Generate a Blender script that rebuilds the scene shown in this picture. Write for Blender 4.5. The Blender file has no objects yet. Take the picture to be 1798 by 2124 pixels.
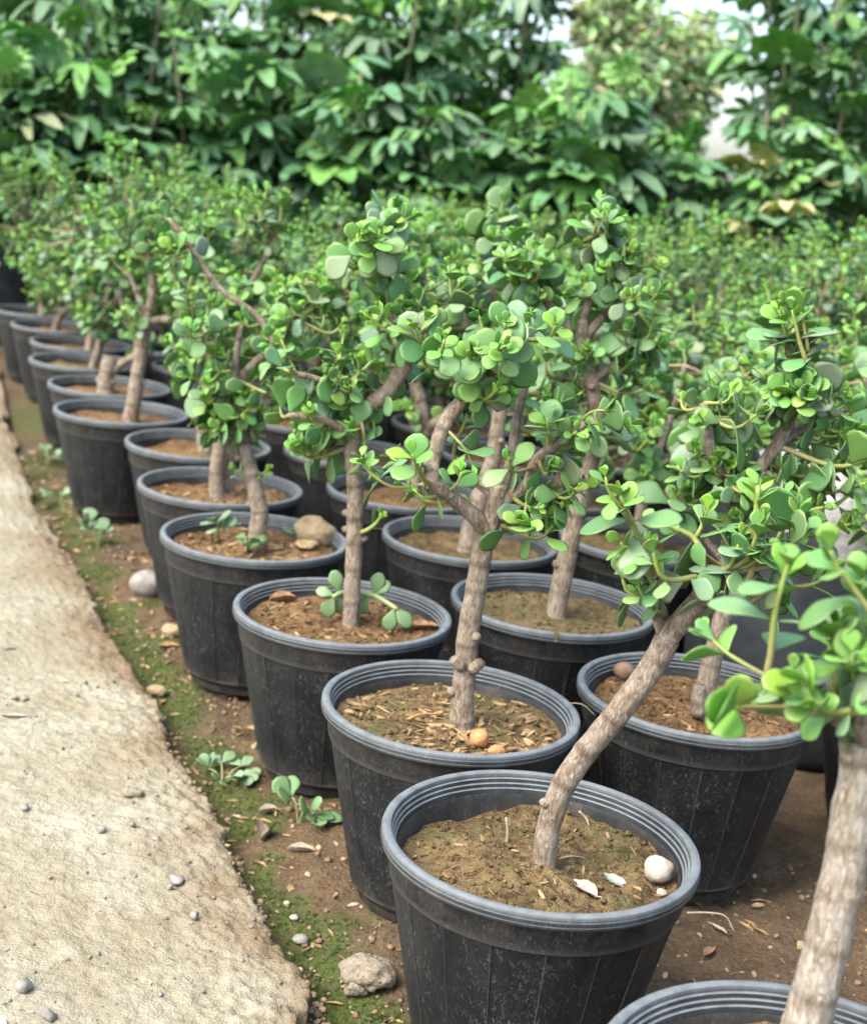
import bpy, math, random
import numpy as np
from mathutils import Vector, Matrix

random.seed(7); rng = np.random.default_rng(7)
S = bpy.context.scene
C = S.collection
rad = math.radians

# ------------------------------------------------------------------ camera, sky, sun, exposure
CAM_H = 0.833
F_PX, PITCH, ROLL = 2954.0, rad(13.386), rad(6.02)
IW, IH = 1798.0, 2124.0
cp, sp, cr, sr = math.cos(PITCH), math.sin(PITCH), math.cos(ROLL), math.sin(ROLL)
FWD = Vector((0, cp, -sp)); R0 = Vector((1, 0, 0)); U0 = Vector((0, sp, cp))
RIGHT = R0 * cr + U0 * sr
UP = U0 * cr - R0 * sr
CAMP = Vector((0, 0, CAM_H))
cam = bpy.data.cameras.new('camera')
cam.sensor_fit = 'HORIZONTAL'; cam.sensor_width = 36.0
cam.lens = F_PX / IW * 36.0
cam.clip_start = 0.05; cam.clip_end = 500
cam.dof.use_dof = True
cam.dof.focus_distance = 1.38
cam.dof.aperture_fstop = 8.2
camo = bpy.data.objects.new('camera', cam)
m = Matrix((RIGHT, UP, -FWD)).transposed().to_4x4(); m.translation = CAMP
camo.matrix_world = m
C.objects.link(camo); S.camera = camo

SUN_EL, SUN_AZ = 52.0, -130.0      # azimuth: degrees clockwise from +Y
wd = bpy.data.worlds.new('World'); S.world = wd; wd.use_nodes = True
nt = wd.node_tree
sky = nt.nodes.new('ShaderNodeTexSky'); sky.sky_type = 'NISHITA'; sky.sun_disc = False
sky.sun_elevation = rad(SUN_EL); sky.sun_rotation = rad(SUN_AZ)
sky.air_density = 1.0; sky.dust_density = 3.5; sky.ozone_density = 1.0
bg = nt.nodes['Background']; bg.inputs[1].default_value = 0.15
nt.links.new(sky.outputs[0], bg.inputs[0])
sl = bpy.data.lights.new('sun', 'SUN'); sl.energy = 1.5; sl.angle = rad(40); sl.color = (1, .96, .89)
so = bpy.data.objects.new('sun', sl); C.objects.link(so)
sd = Vector((math.sin(rad(SUN_AZ)) * math.cos(rad(SUN_EL)), math.cos(rad(SUN_AZ)) * math.cos(rad(SUN_EL)), math.sin(rad(SUN_EL))))
so.rotation_euler = sd.to_track_quat('Z', 'Y').to_euler()
S.view_settings.view_transform = 'Standard'; S.view_settings.look = 'None'
S.view_settings.exposure = 1.85; S.view_settings.gamma = 1.0
S.cycles.max_bounces = 8; S.cycles.transparent_max_bounces = 8

# ------------------------------------------------------------------ pixel helpers (photo seen at 1764 x 2084)
K = IW / 1764.0
def ray(px, py):
    return FWD + RIGHT * ((px * K - IW / 2) / F_PX) - UP * ((py * K - IH / 2) / F_PX)
def at(px, py, Y):
    d = ray(px, py); return CAMP + d * (Y / d.y)
def on_z(px, py, z):
    d = ray(px, py); return CAMP + d * ((z - CAM_H) / d.z)
def project(p):
    v = Vector(p) - CAMP; d = v.dot(FWD)
    return ((IW / 2 + F_PX * v.dot(RIGHT) / d) / K, (IH / 2 - F_PX * v.dot(UP) / d) / K, d)

# ------------------------------------------------------------------ noise
_perm = rng.random((64, 64, 64))
def vnoise(x, y, z=None):
    x = np.asarray(x, float); y = np.asarray(y, float); z = np.zeros_like(x) if z is None else np.asarray(z, float)
    xi, yi, zi = np.floor(x).astype(int), np.floor(y).astype(int), np.floor(z).astype(int)
    u, v, w = x - xi, y - yi, z - zi
    u, v, w = u*u*(3-2*u), v*v*(3-2*v), w*w*(3-2*w)
    def g(a, b, c): return _perm[(xi+a) & 63, (yi+b) & 63, (zi+c) & 63]
    r = 0
    for a in (0, 1):
        for b in (0, 1):
            for c in (0, 1):
                r = r + g(a, b, c) * (u if a else 1-u) * (v if b else 1-v) * (w if c else 1-w)
    return r * 2 - 1
def fbm(x, y, z=None, o=4, gain=.5):
    r = 0; a = 1; s = 1
    for i in range(o):
        r = r + a * vnoise(np.asarray(x) * s + 17.3 * i, np.asarray(y) * s + 5.1 * i, None if z is None else np.asarray(z) * s)
        a *= gain; s *= 2.07
    return r

# ------------------------------------------------------------------ material helpers
def new_mat(name):
    mt = bpy.data.materials.new(name); mt.use_nodes = True
    return mt, mt.node_tree, mt.node_tree.nodes['Principled BSDF']
class NB:
    def __init__(s, nt): s.nt = nt
    def n(s, t, ins=None, **kw):
        nd = s.nt.nodes.new(t)
        for k, v in kw.items(): setattr(nd, k, v)
        for k, v in (ins or {}).items():
            if isinstance(v, bpy.types.NodeSocket): s.nt.links.new(v, nd.inputs[k])
            else: nd.inputs[k].default_value = v
        return nd
    def tc(s, which='Object'): return s.n('ShaderNodeTexCoord').outputs[which]
    def mapv(s, vec, scale=(1, 1, 1), loc=None):
        i = {'Vector': vec, 'Scale': scale}
        if loc is not None: i['Location'] = loc
        return s.n('ShaderNodeMapping', i).outputs[0]
    def noise(s, vec, scale, detail=3, rough=.55, dist=0):
        return s.n('ShaderNodeTexNoise', {'Vector': vec, 'Scale': scale, 'Detail': detail, 'Roughness': rough, 'Distortion': dist}).outputs[0]
    def voro(s, vec, scale, feature='F1', out=0):
        return s.n('ShaderNodeTexVoronoi', {'Vector': vec, 'Scale': scale}, feature=feature).outputs[out]
    def ramp(s, fac, stops):
        nd = s.n('ShaderNodeValToRGB', {'Fac': fac}); e = nd.color_ramp.elements
        while len(e) < len(stops): e.new(.5)
        for el, (p, c) in zip(e, stops):
            el.position = p; el.color = (c, c, c, 1) if isinstance(c, (int, float)) else (*c, 1)
        return nd.outputs[0]
    def mix(s, f, a, b, bt='MIX'):
        def col(v): return (*v, 1) if isinstance(v, tuple) and len(v) == 3 else v
        return s.n('ShaderNodeMixRGB', {0: f, 1: col(a), 2: col(b)}, blend_type=bt).outputs[0]
    def math(s, op, a, b=0.0, clamp=False):
        nd = s.n('ShaderNodeMath', {0: a, 1: b}, operation=op); nd.use_clamp = clamp; return nd.outputs[0]
    def bump(s, h, strength=.3, dist=.01):
        return s.n('ShaderNodeBump', {'Height': h, 'Strength': strength, 'Distance': dist}).outputs[0]
    def attr(s, name, t='GEOMETRY', out='Color'): return s.n('ShaderNodeAttribute', attribute_name=name, attribute_type=t).outputs[out]
    def link(s, a, b): s.nt.links.new(a, b)

def leaf_material(name, per_object, dust=.3, rough=.34, transl=.30):
    mt, nt, p = new_mat(name); b = NB(nt)
    oi = b.n('ShaderNodeObjectInfo')
    col = oi.outputs['Color'] if per_object else b.attr('col')
    vec = b.n('ShaderNodeVectorMath', {0: b.tc(), 1: oi.outputs['Random']}, operation='ADD').outputs[0]
    n1 = b.noise(vec, 90, 3); n2 = b.noise(vec, 420, 2)
    v = b.ramp(n1, [(.3, .78), (.7, 1.18)])
    c = b.mix(1, col, v, 'MULTIPLY')
    d = b.math('MULTIPLY', b.ramp(n2, [(.50, 0), (.74, 1)]), b.ramp(b.noise(vec, 40, 2), [(.4, 0), (.65, 1)]))
    c = b.mix(b.math('MULTIPLY', d, dust), c, (.50, .55, .42))
    if per_object:
        e = b.attr('edge', out='Fac')
        c = b.mix(b.math('MULTIPLY', e, .30), c, (.33, .46, .16))
    b.link(c, p.inputs['Base Color'])
    b.link(b.ramp(n1, [(.3, rough - .06), (.7, rough + .16)]), p.inputs['Roughness'])
    p.inputs['Specular IOR Level'].default_value = .45
    b.link(b.bump(n1, .12, .004), p.inputs['Normal'])
    tr = b.n('ShaderNodeBsdfTranslucent', {'Color': b.mix(1, c, (1.0, 1.12, .62), 'MULTIPLY')})
    ms = b.n('ShaderNodeMixShader', {0: transl, 1: p.outputs[0], 2: tr.outputs[0]})
    b.link(ms.outputs[0], nt.nodes['Material Output'].inputs[0])
    return mt
M = {}
M['leaf'] = leaf_material('jade_leaf', True)
M['leaf_far'] = leaf_material('jade_leaf_crown', False)
M['shrub'] = leaf_material('umbrella_leaf', True, dust=.12, rough=.40, transl=.38)

def bark(name, base, dark, pale, sc=1.0):
    mt, nt, p = new_mat(name); b = NB(nt)
    oi = b.n('ShaderNodeObjectInfo')
    vec = b.n('ShaderNodeVectorMath', {0: b.tc(), 1: oi.outputs['Random']}, operation='ADD').outputs[0]
    st = b.mapv(vec, (1, 1, .30))
    n1 = b.noise(st, 230 * sc, 5, .72, 1.2); n2 = b.noise(vec, 30 * sc, 4); n3 = b.noise(b.mapv(vec, (1, 1, .6)), 75 * sc, 4, .7)
    c = b.mix(b.ramp(n1, [(.42, 0), (.62, 1)]), dark, base)
    c = b.mix(b.math('MULTIPLY', b.ramp(n3, [(.42, 0), (.72, 1)]), .6), c, pale)
    c = b.mix(b.math('MULTIPLY', b.ramp(n2, [(.55, 0), (.75, 1)]), .7), c, tuple(v * .62 for v in base))
    ring = b.attr('ring', out='Fac')
    c = b.mix(b.math('MULTIPLY', ring, .75), c, tuple(v * .6 for v in dark))
    b.link(c, p.inputs['Base Color']); p.inputs['Roughness'].default_value = .85
    p.inputs['Specular IOR Level'].default_value = .2
    b.link(b.bump(b.math('ADD', n1, b.math('MULTIPLY', n3, .8)), .9, .005), p.inputs['Normal'])
    return mt
M['bark'] = bark('jade_bark', (.355, .292, .218), (.14, .098, .063), (.45, .405, .33))
M['bark_pale'] = bark('jade_bark_pale', (.455, .415, .33), (.20, .145, .09), (.54, .515, .45))
M['wood'] = bark('shrub_stem', (.16, .17, .09), (.08, .08, .05), (.28, .25, .18), .3)

mt, nt, p = new_mat('young_stem'); b = NB(nt)
c = b.mix(1, b.attr('col'), b.ramp(b.noise(b.tc(), 200, 3), [(.3, .8), (.7, 1.15)]), 'MULTIPLY')
b.link(c, p.inputs['Base Color']); p.inputs['Roughness'].default_value = .55
M['stem'] = mt

def plastic(name, base, dustc, rimlike):
    mt, nt, p = new_mat(name); b = NB(nt)
    oi = b.n('ShaderNodeObjectInfo')
    off = b.n('ShaderNodeVectorMath', {0: oi.outputs['Random'], 1: (13., 7., 3.)}, operation='MULTIPLY').outputs[0]
    vec = b.n('ShaderNodeVectorMath', {0: b.tc(), 1: off}, operation='ADD').outputs[0]
    sp_ = b.noise(b.mapv(vec, (1, 1, .45)), 300, 3, .55, 1.2)       # splash specks
    bl = b.noise(vec, 16, 3); fine = b.noise(vec, 620, 2)
    m1 = b.math('MULTIPLY', b.ramp(sp_, [(.56, 0), (.68, 1)]), b.ramp(bl, [(.36, .22), (.64, 1)]))
    m2 = b.math('MULTIPLY', b.ramp(fine, [(.45, 0), (.75, 1)]), b.ramp(bl, [(.40, .12), (.7, .6)]))
    film = b.ramp(b.noise(b.mapv(vec, (1, 1, .2)), 30, 3), [(.42, .0), (.75, .22 if not rimlike else .5)])
    c = b.mix(film, base, tuple(.55 * x + .45 * y for x, y in zip(base, dustc)))
    c = b.mix(b.math('MULTIPLY', m2, .55), c, dustc)
    c = b.mix(b.math('MULTIPLY', m1, .35 if rimlike else .6), c, tuple(min(1, x * 1.25) for x in dustc))
    if not rimlike:
        c = b.mix(b.math('MULTIPLY', b.attr('line', out='Fac'), .5), c, tuple(x * .95 for x in dustc))
    if name == 'worn_rim_plastic':
        zz = b.n('ShaderNodeSeparateXYZ', {0: b.tc()}).outputs[2]
        wear = b.ramp(zz, [(.2366, 0), (.2392, 1)])
        for zs in (.2342, .2295, .2249):
            wear = b.math('MAXIMUM', wear, b.math('MULTIPLY', b.math('LESS_THAN', b.math('ABSOLUTE', b.math('SUBTRACT', zz, zs)), .00062), .8))
        wear = b.math('MULTIPLY', wear, b.ramp(b.noise(vec, 60, 4, .65), [(.3, .55), (.62, 1)]))
        c = b.mix(wear, c, (.175, .195, .200))
    if not rimlike:                                            # mud splashed under the rim and at the foot
        sx = b.n('ShaderNodeSeparateXYZ', {0: b.tc()}).outputs[2]
        mud = b.math('MAXIMUM', b.ramp(sx, [(.190, 0), (.225, .85)]), b.ramp(sx, [(.012, .9), (.05, 0)]))
        mud = b.math('MULTIPLY', mud, b.ramp(b.noise(vec, 42, 4, .7), [(.38, 0), (.66, .75)]))
        c = b.mix(mud, c, (.060, .048, .034))
    b.link(c, p.inputs['Base Color'])
    b.link(b.ramp(bl, [(.3, .42 if not rimlike else .36), (.7, .66)]), p.inputs['Roughness'])
    p.inputs['Specular IOR Level'].default_value = .5 if rimlike else .3
    b.link(b.bump(b.math('ADD', fine, sp_), .10, .002), p.inputs['Normal'])
    return mt
M['plastic'] = plastic('dusty_black_plastic', (.0048, .0062, .0080), (.095, .094, .088), False)
M['rim'] = plastic('worn_rim_plastic', (.016, .020, .023), (.13, .135, .13), True)
M['silt'] = plastic('inner_wall_plastic', (.014, .016, .017), (.17, .14, .10), True)

def soilmat(name, a, bcol, moss, moss_amt, sc=1.0):
    mt, nt, p = new_mat(name); b = NB(nt)
    oi = b.n('ShaderNodeObjectInfo')
    off = b.n('ShaderNodeVectorMath', {0: oi.outputs['Random'], 1: (9., 5., 0.)}, operation='MULTIPLY').outputs[0]
    vec = b.n('ShaderNodeVectorMath', {0: b.tc(), 1: off}, operation='ADD').outputs[0]
    n0 = b.noise(vec, 9 * sc, 4); n1 = b.noise(vec, 55 * sc, 5, .7); n2 = b.noise(vec, 380 * sc, 3, .6)
    c = b.mix(b.ramp(n1, [(.34, 0), (.66, 1)]), a, bcol)
    c = b.mix(b.math('MULTIPLY', b.ramp(n0, [(.4, 0), (.7, 1)]), .55), c, tuple(min(1, v * 1.5) for v in bcol))
    c = b.mix(b.ramp(b.noise(vec, 150 * sc, 4, .7), [(.36, .85), (.50, 0)]), c, tuple(v * .38 for v in a))
    c = b.mix(b.ramp(n2, [(.58, 0), (.75, .5)]), c, tuple(min(1, v * 1.6) for v in bcol))
    mm = b.math('MULTIPLY', b.ramp(b.noise(vec, 13 * sc, 4, .65), [(.52, 0), (.64, 1)]), moss_amt)
    mm = b.math('MULTIPLY', mm, b.ramp(n2, [(.35, .35), (.6, 1)]))
    c = b.mix(mm, c, moss)
    b.link(c, p.inputs['Base Color']); p.inputs['Roughness'].default_value = .92
    p.inputs['Specular IOR Level'].default_value = .15
    b.link(b.bump(b.math('ADD', b.math('MULTIPLY', n1, 1.5), n2), .9, .006), p.inputs['Normal'])
    return mt
M['soil_ochre'] = soilmat('potting_soil_ochre', (.070, .044, .022), (.205, .145, .068), (.075, .095, .028), .75)
M['soil_brown'] = soilmat('potting_soil_brown', (.085, .046, .021), (.235, .145, .068), (.09, .10, .03), .25)
M['soil_olive'] = soilmat('potting_soil_olive', (.085, .060, .028), (.19, .145, .070), (.10, .115, .035), .6)

def flat(name, a, bcol, sc=60, rough=.8, bumpd=.004, bs=.5, spec=.3):
    mt, nt, p = new_mat(name); b = NB(nt)
    oi = b.n('ShaderNodeObjectInfo')
    vec = b.n('ShaderNodeVectorMath', {0: b.tc(), 1: oi.outputs['Random']}, operation='ADD').outputs[0]
    n1 = b.noise(vec, sc, 5, .65)
    b.link(b.mix(b.ramp(n1, [(.33, 0), (.67, 1)]), a, bcol), p.inputs['Base Color'])
    p.inputs['Roughness'].default_value = rough; p.inputs['Specular IOR Level'].default_value = spec
    b.link(b.bump(n1, bs, bumpd), p.inputs['Normal'])
    return mt
M['white_stone'] = flat('white_stone', (.30, .265, .21), (.40, .36, .295), 70)
M['orange_stone'] = flat('orange_stone', (.30, .13, .045), (.48, .26, .11), 120)
M['brown_stone'] = flat('brown_stone', (.13, .08, .05), (.24, .16, .10), 80)
M['grey_stone'] = flat('grey_stone', (.14, .132, .115), (.28, .262, .225), 70)
M['sandstone'] = flat('sandstone', (.24, .175, .09), (.40, .31, .18), 60, .9, .008, .8)
M['concrete_lump'] = flat('concrete_lump', (.15, .122, .085), (.31, .27, .20), 110, .95, .01, .9)
M['dry_pale'] = flat('dry_leaf_pale', (.26, .20, .14), (.42, .36, .28), 160, .7)
M['dry_brown'] = flat('dry_leaf_brown', (.16, .085, .04), (.36, .22, .11), 140, .75)
M['dry_green'] = flat('fallen_leaf_greygreen', (.22, .25, .20), (.34, .36, .30), 110, .5)
M['chip'] = flat('bark_chip', (.13, .075, .035), (.40, .28, .14), 45, .85)
M['root'] = flat('pale_root', (.24, .19, .12), (.38, .31, .22), 160, .8)
M['moss'] = flat('moss_tufts', (.030, .062, .012), (.115, .16, .03), 35, .95)
M['bag_film'] = flat('bag_lining_film', (.20, .20, .19), (.34, .34, .325), 22, .4, .012, .6, .5)
M['black_pot'] = flat('matt_black_plastic', (.014, .017, .019), (.038, .044, .048), 14, .5)
M['pale_leaf'] = leaf_material('pale_foliage', False, dust=.0, rough=.55, transl=.35)

# ground + path
mt, nt, p = new_mat('bare_earth'); b = NB(nt); v = b.tc()
n0 = b.noise(v, 2.2, 4); n1 = b.noise(v, 26, 5, .68); n2 = b.noise(v, 190, 4, .65)
c = b.mix(b.ramp(n1, [(.34, 0), (.68, 1)]), (.070, .050, .029), (.160, .116, .066))
c = b.mix(b.math('MULTIPLY', b.ramp(n0, [(.45, 0), (.68, 1)]), .6), c, (.165, .098, .052))
c = b.mix(b.ramp(n2, [(.33, .7), (.52, 0)]), c, (.050, .033, .019))
mo = b.attr('moss', out='Fac')
mm = b.math('MULTIPLY', b.math('MULTIPLY', b.ramp(b.noise(v, 60, 4, .65), [(.36, .35), (.58, 1)]), mo), b.ramp(n2, [(.3, .5), (.6, 1)]))
c = b.mix(mm, c, (.062, .098, .020))
b.link(c, p.inputs['Base Color']); p.inputs['Roughness'].default_value = .93; p.inputs['Specular IOR Level'].default_value = .2
b.link(b.bump(b.math('ADD', b.math('MULTIPLY', n1, 1.4), n2), 1.0, .008), p.inputs['Normal'])
M['ground'] = mt

mt, nt, p = new_mat('limewashed_concrete'); b = NB(nt); v = b.tc()
n0 = b.noise(v, 4.5, 4, .6, .4); n1 = b.noise(v, 34, 5, .7); n2 = b.noise(v, 240, 3, .65)
c = b.mix(b.ramp(n1, [(.32, 0), (.66, 1)]), (.232, .215, .148), (.335, .320, .240))
c = b.mix(b.math('MULTIPLY', b.ramp(n0, [(.40, 0), (.66, 1)]), .85), c, (.205, .170, .105))
ed = b.attr('dirt', out='Fac')
em = b.math('MULTIPLY', ed, b.ramp(n1, [(.25, .45), (.6, 1)]))
c = b.mix(em, c, (.165, .118, .068))
c = b.mix(b.ramp(n2, [(.26, .35), (.40, 0)]), c, (.21, .18, .125))
c = b.mix(b.ramp(b.voro(v, 38), [(.05, .55), (.11, 0)]), c, (.19, .18, .165))
b.link(c, p.inputs['Base Color']); p.inputs['Roughness'].default_value = .93; p.inputs['Specular IOR Level'].default_value = .18
n3 = b.noise(v, 120, 4, .7)
b.link(b.bump(b.math('ADD', b.math('MULTIPLY', n1, 1.2), b.math('ADD', b.math('MULTIPLY', n3, 1.2), b.math('MULTIPLY', n2, .25))), .55, .008), p.inputs['Normal'])
M['path'] = mt

# ------------------------------------------------------------------ mesh helpers
class MB:
    def __init__(s): s.v = []; s.f = []; s.a = {}
    def add(s, verts, faces, **attrs):
        o = len(s.v); s.v.extend([tuple(x) for x in verts]); s.f.extend([tuple(i + o for i in f) for f in faces])
        for k, val in attrs.items():
            L = s.a.setdefault(k, []); L.extend([None] * (o - len(L)))
            L.extend(val if isinstance(val, list) else [val] * len(verts))
    def mesh(s, name, mat, smooth=True, sharp=0):
        me = bpy.data.meshes.new(name); me.from_pydata(s.v, [], s.f)
        for k, L in s.a.items():
            L = L + [None] * (len(s.v) - len(L))
            if k == 'col':
                at_ = me.attributes.new(k, 'FLOAT_COLOR', 'POINT')
                at_.data.foreach_set('color', np.array([(*(x or (.5, .5, .5)), 1) for x in L], np.float32).ravel())
            else:
                at_ = me.attributes.new(k, 'FLOAT', 'POINT')
                at_.data.foreach_set('value', np.array([x or 0. for x in L], np.float32))
        if mat: me.materials.append(mat)
        if smooth: me.polygons.foreach_set('use_smooth', [True] * len(me.polygons))
        me.update()
        if sharp: me.set_sharp_from_angle(angle=rad(sharp))
        return me
def frames(pts):
    T = []
    for i in range(len(pts)):
        a = pts[max(i - 1, 0)]; c = pts[min(i + 1, len(pts) - 1)]
        t = (c - a); T.append(t.normalized() if t.length > 1e-9 else Vector((0, 0, 1)))
    n = T[0].orthogonal().normalized(); out = []
    for t in T:
        n = (n - t * n.dot(t)); n = n.normalized() if n.length > 1e-6 else t.orthogonal().normalized()
        out.append((t, n, t.cross(n)))
    return out
def tube(mb, pts, radii, seg=8, cap=True, rough=0., ring=None, col=None, phase=0.):
    fr = frames(pts); vs = []; fs = []; rg = []; cl = []
    for i, (p_, (t, n, bb)) in enumerate(zip(pts, fr)):
        for k in range(seg):
            a = 2 * math.pi * k / seg
            r = radii[i]
            if rough: r *= 1 + rough * float(vnoise(math.cos(a) * 1.6 + phase, math.sin(a) * 1.6 + phase, i * .55 + phase))
            vs.append(p_ + (n * math.cos(a) + bb * math.sin(a)) * r)
            rg.append(ring[i] if ring else 0.); cl.append(col[i] if col else None)
    for i in range(len(pts) - 1):
        for k in range(seg):
            k2 = (k + 1) % seg
            fs.append((i * seg + k, i * seg + k2, (i + 1) * seg + k2, (i + 1) * seg + k))
    if cap:
        fs.append(tuple(range(seg))[::-1]); o = (len(pts) - 1) * seg; fs.append(tuple(range(o, o + seg)))
    kw = {}
    if ring: kw['ring'] = rg
    if col: kw['col'] = cl
    mb.add(vs, fs, **kw)
def spline(pts, step):
    """Catmull-Rom resample; returns points and parameter 0..1"""
    P = [pts[0] * 2 - pts[1]] + list(pts) + [pts[-1] * 2 - pts[-2]]
    out = []; par = []
    n = len(pts) - 1
    for i in range(n):
        a, b_, c, d = P[i], P[i + 1], P[i + 2], P[i + 3]
        k = max(2, int((c - b_).length / step) + 1)
        for j in range(k + (1 if i == n - 1 else 0)):
            t = j / k
            out.append(.5 * ((2 * b_) + (c - a) * t + (2 * a - 5 * b_ + 4 * c - d) * t * t + (3 * b_ - a - 3 * c + d) * t ** 3))
            par.append((i + t) / n)
    return out, par
def lathe(mb, prof, seg=96, a0=0., a1=2 * math.pi, mod=None, **at_):
    full = abs(a1 - a0 - 2 * math.pi) < 1e-6
    n = seg if full else seg + 1
    vs = []; ln = []
    for r, z in prof:
        for k in range(n):
            a = a0 + (a1 - a0) * k / seg
            rr = r; l = 0.
            if mod: rr, l = mod(r, z, k)
            vs.append((rr * math.cos(a), rr * math.sin(a), z)); ln.append(l)
    fs = []
    for i in range(len(prof) - 1):
        for k in range(seg):
            k2 = (k + 1) % n
            fs.append((i * n + k, i * n + k2, (i + 1) * n + k2, (i + 1) * n + k))
    if not full:
        fs.append(tuple(i * n for i in range(len(prof))))
        fs.append(tuple(i * n + n - 1 for i in range(len(prof)))[::-1])
    mb.add(vs, fs, **({'line': ln} if mod else {}))
def link(name, me, parent=None, loc=(0, 0, 0)):
    o = bpy.data.objects.new(name, me); C.objects.link(o)
    if parent: o.parent = parent
    o.location = loc; return o
def tag(o, label, cat, group=None, kind=None):
    if label: o['label'] = label
    if cat: o['category'] = cat
    if group: o['group'] = group
    if kind: o['kind'] = kind
    return o
def blob_mesh(name, mat, r=(1, 1, 1), sub=3, amp=.2, freq=1.6, seed=0., flat_=0.):
    import bmesh
    bm = bmesh.new(); bmesh.ops.create_icosphere(bm, subdivisions=sub, radius=1)
    co = np.array([v_.co[:] for v_ in bm.verts])
    d = 1 + amp * fbm(co[:, 0] * freq + seed, co[:, 1] * freq + seed * 2, co[:, 2] * freq + 9, 4)
    for v_, q, k in zip(bm.verts, co, d):
        v_.co = Vector((q[0] * r[0] * k, q[1] * r[1] * k, q[2] * r[2] * k))
    me = bpy.data.meshes.new(name); bm.to_mesh(me); bm.free()
    me.materials.append(mat); me.polygons.foreach_set('use_smooth', [True] * len(me.polygons)); return me

# ------------------------------------------------------------------ ground and path
def graded(lo, hi, flo, fhi, fine, grow=1.25):
    g = list(np.arange(flo, fhi + fine / 2, fine)); s = fine
    while g[-1] < hi: s *= grow; g.append(g[-1] + s)
    s = fine
    while g[0] > lo: s *= grow; g.insert(0, g[0] - s)
    return np.array(g)
# pots stand on z = 0; edge of the path read on z = 0.02
EDGE = [(-.02, .55), (-.05, .9), (-.075, 1.12), (-.085, 1.255), (-.068, 1.297), (-.086, 1.338), (-.124, 1.386), (-.171, 1.50), (-.211, 1.601), (-.262, 1.73), (-.322, 1.838), (-.384, 2.002), (-.465, 2.171), (-.56, 2.365), (-.642, 2.578), (-.936, 3.20), (-1.494, 4.718), (-2.3, 7.0), (-3.3, 10.)]
EY = np.array([e[1] for e in EDGE]); EX = np.array([e[0] for e in EDGE])
def edge_x(y): return np.interp(y, EY, EX)
gx = graded(-80, 80, -.75, .80, .010); gy = graded(-20, 160, 1.0, 2.75, .010)
X, Y = np.meshgrid(gx, gy)
near = np.clip(1 - np.maximum(np.maximum(np.abs(X) - .8, 0), np.maximum(Y - 2.8, 0)) / 1.5, 0, 1)
Z = (.010 * fbm(X * 3, Y * 3, o=3) + .0050 * fbm(X * 22, Y * 22, o=4, gain=.62)) * near - .006
de = X - edge_x(Y)
Z -= .012 * np.exp(-((de - .03) / .05) ** 2) * near
def moss_mask(x, y):
    de_ = x - edge_x(y)
    band = np.exp(-((de_ - .055) / .075) ** 2)
    return np.clip((fbm(x * 14 + 3, y * 14, o=4, gain=.6) * .9 + band * 1.5 - .85) * 2.2, 0, 1)
moss = moss_mask(X, Y)
ny, nx = X.shape
idx = np.arange(nx * ny).reshape(ny, nx)
faces = np.stack([idx[:-1, :-1], idx[:-1, 1:], idx[1:, 1:], idx[1:, :-1]], -1).reshape(-1, 4)
def grid_obj(name, V, Fc, mat, attrs):
    me = bpy.data.meshes.new(name); me.from_pydata(V.tolist(), [], Fc.tolist())
    for k, val in attrs.items():
        a = me.attributes.new(k, 'FLOAT', 'POINT'); a.data.foreach_set('value', np.asarray(val, np.float32).ravel())
    me.materials.append(mat); me.polygons.foreach_set('use_smooth', [True] * len(me.polygons))
    return link(name, me)
ground = grid_obj('ground', np.stack([X, Y, Z], -1).reshape(-1, 3), faces, M['ground'], {'moss': np.clip(moss, 0, 1)})
tag(ground, 'bare brown earth with moss between the pots', None, kind='structure')
def ground_z(x, y):
    i = np.clip(np.searchsorted(gx, x) - 1, 0, nx - 2); j = np.clip(np.searchsorted(gy, y) - 1, 0, ny - 2)
    return float(Z[j, i] + Z[j + 1, i + 1] + Z[j, i + 1] + Z[j + 1, i]) / 4

py_ = np.concatenate([np.arange(.55, 1.0, .03), np.arange(1.0, 1.1, .01), np.arange(1.1, 2.1, .0036), np.arange(2.1, 2.8, .0075), np.arange(2.8, 4, .03), np.arange(4, 10, .15)])
du = np.concatenate([[0, 0, .002, .006], np.arange(.010, .40, .0038), np.arange(.404, .7, .0085), np.arange(.72, 1.2, .03), np.arange(1.25, 3.2, .25)])
ex = edge_x(py_) + .007 * fbm(py_ * 9, py_ * 0 + 3, o=3) + .0055 * fbm(py_ * 40, py_ * 0 + 8, o=4, gain=.75)
PX = ex[:, None] - du[None, :]; PY = np.repeat(py_[:, None], len(du), 1)
crumb = np.clip(1.3 - du[None, :] / .16, .55, 1.3)
PZ = .019 + .004 * fbm(PX * 5, PY * 5, o=3) + .0022 * crumb * fbm(PX * 40, PY * 40, o=2) + .0026 * crumb * fbm(PX * 95, PY * 95, o=3, gain=.75) + .0022 * crumb * np.clip(fbm(PX * 150 + 7, PY * 150, o=2) - .15, 0, 1) - .004 * np.clip(fbm(PX * 17 + 31, PY * 17, o=3) - .55, 0, 1)
PZ -= .009 * np.exp(-du[None, :] / .03)
PZ[:, 1] -= .004; PZ[:, 0] = -.04
PX[:, 1] += .002; PX[:, 0] -= .004 + .008 * vnoise(py_ * 60, py_ * 0)
dirt = np.clip(np.exp(-((du[None, :] - .0) / (.075 + .06 * (fbm(PY * 4, PY * 0 + 2, o=2)))) ** 2) * 1.05, 0, 1) * np.clip(.80 + .7 * fbm(PX * 9, PY * 9), 0, 1)
n1_, n2_ = PX.shape; idx = np.arange(n1_ * n2_).reshape(n1_, n2_)
faces = np.stack([idx[:-1, 1:], idx[:-1, :-1], idx[1:, :-1], idx[1:, 1:]], -1).reshape(-1, 4)[:, ::-1]
path = grid_obj('path', np.stack([PX, PY, PZ], -1).reshape(-1, 3), faces, M['path'], {'dirt': dirt})
tag(path, 'pale limewashed concrete path with crumbled brown edge', None, kind='structure')
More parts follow.
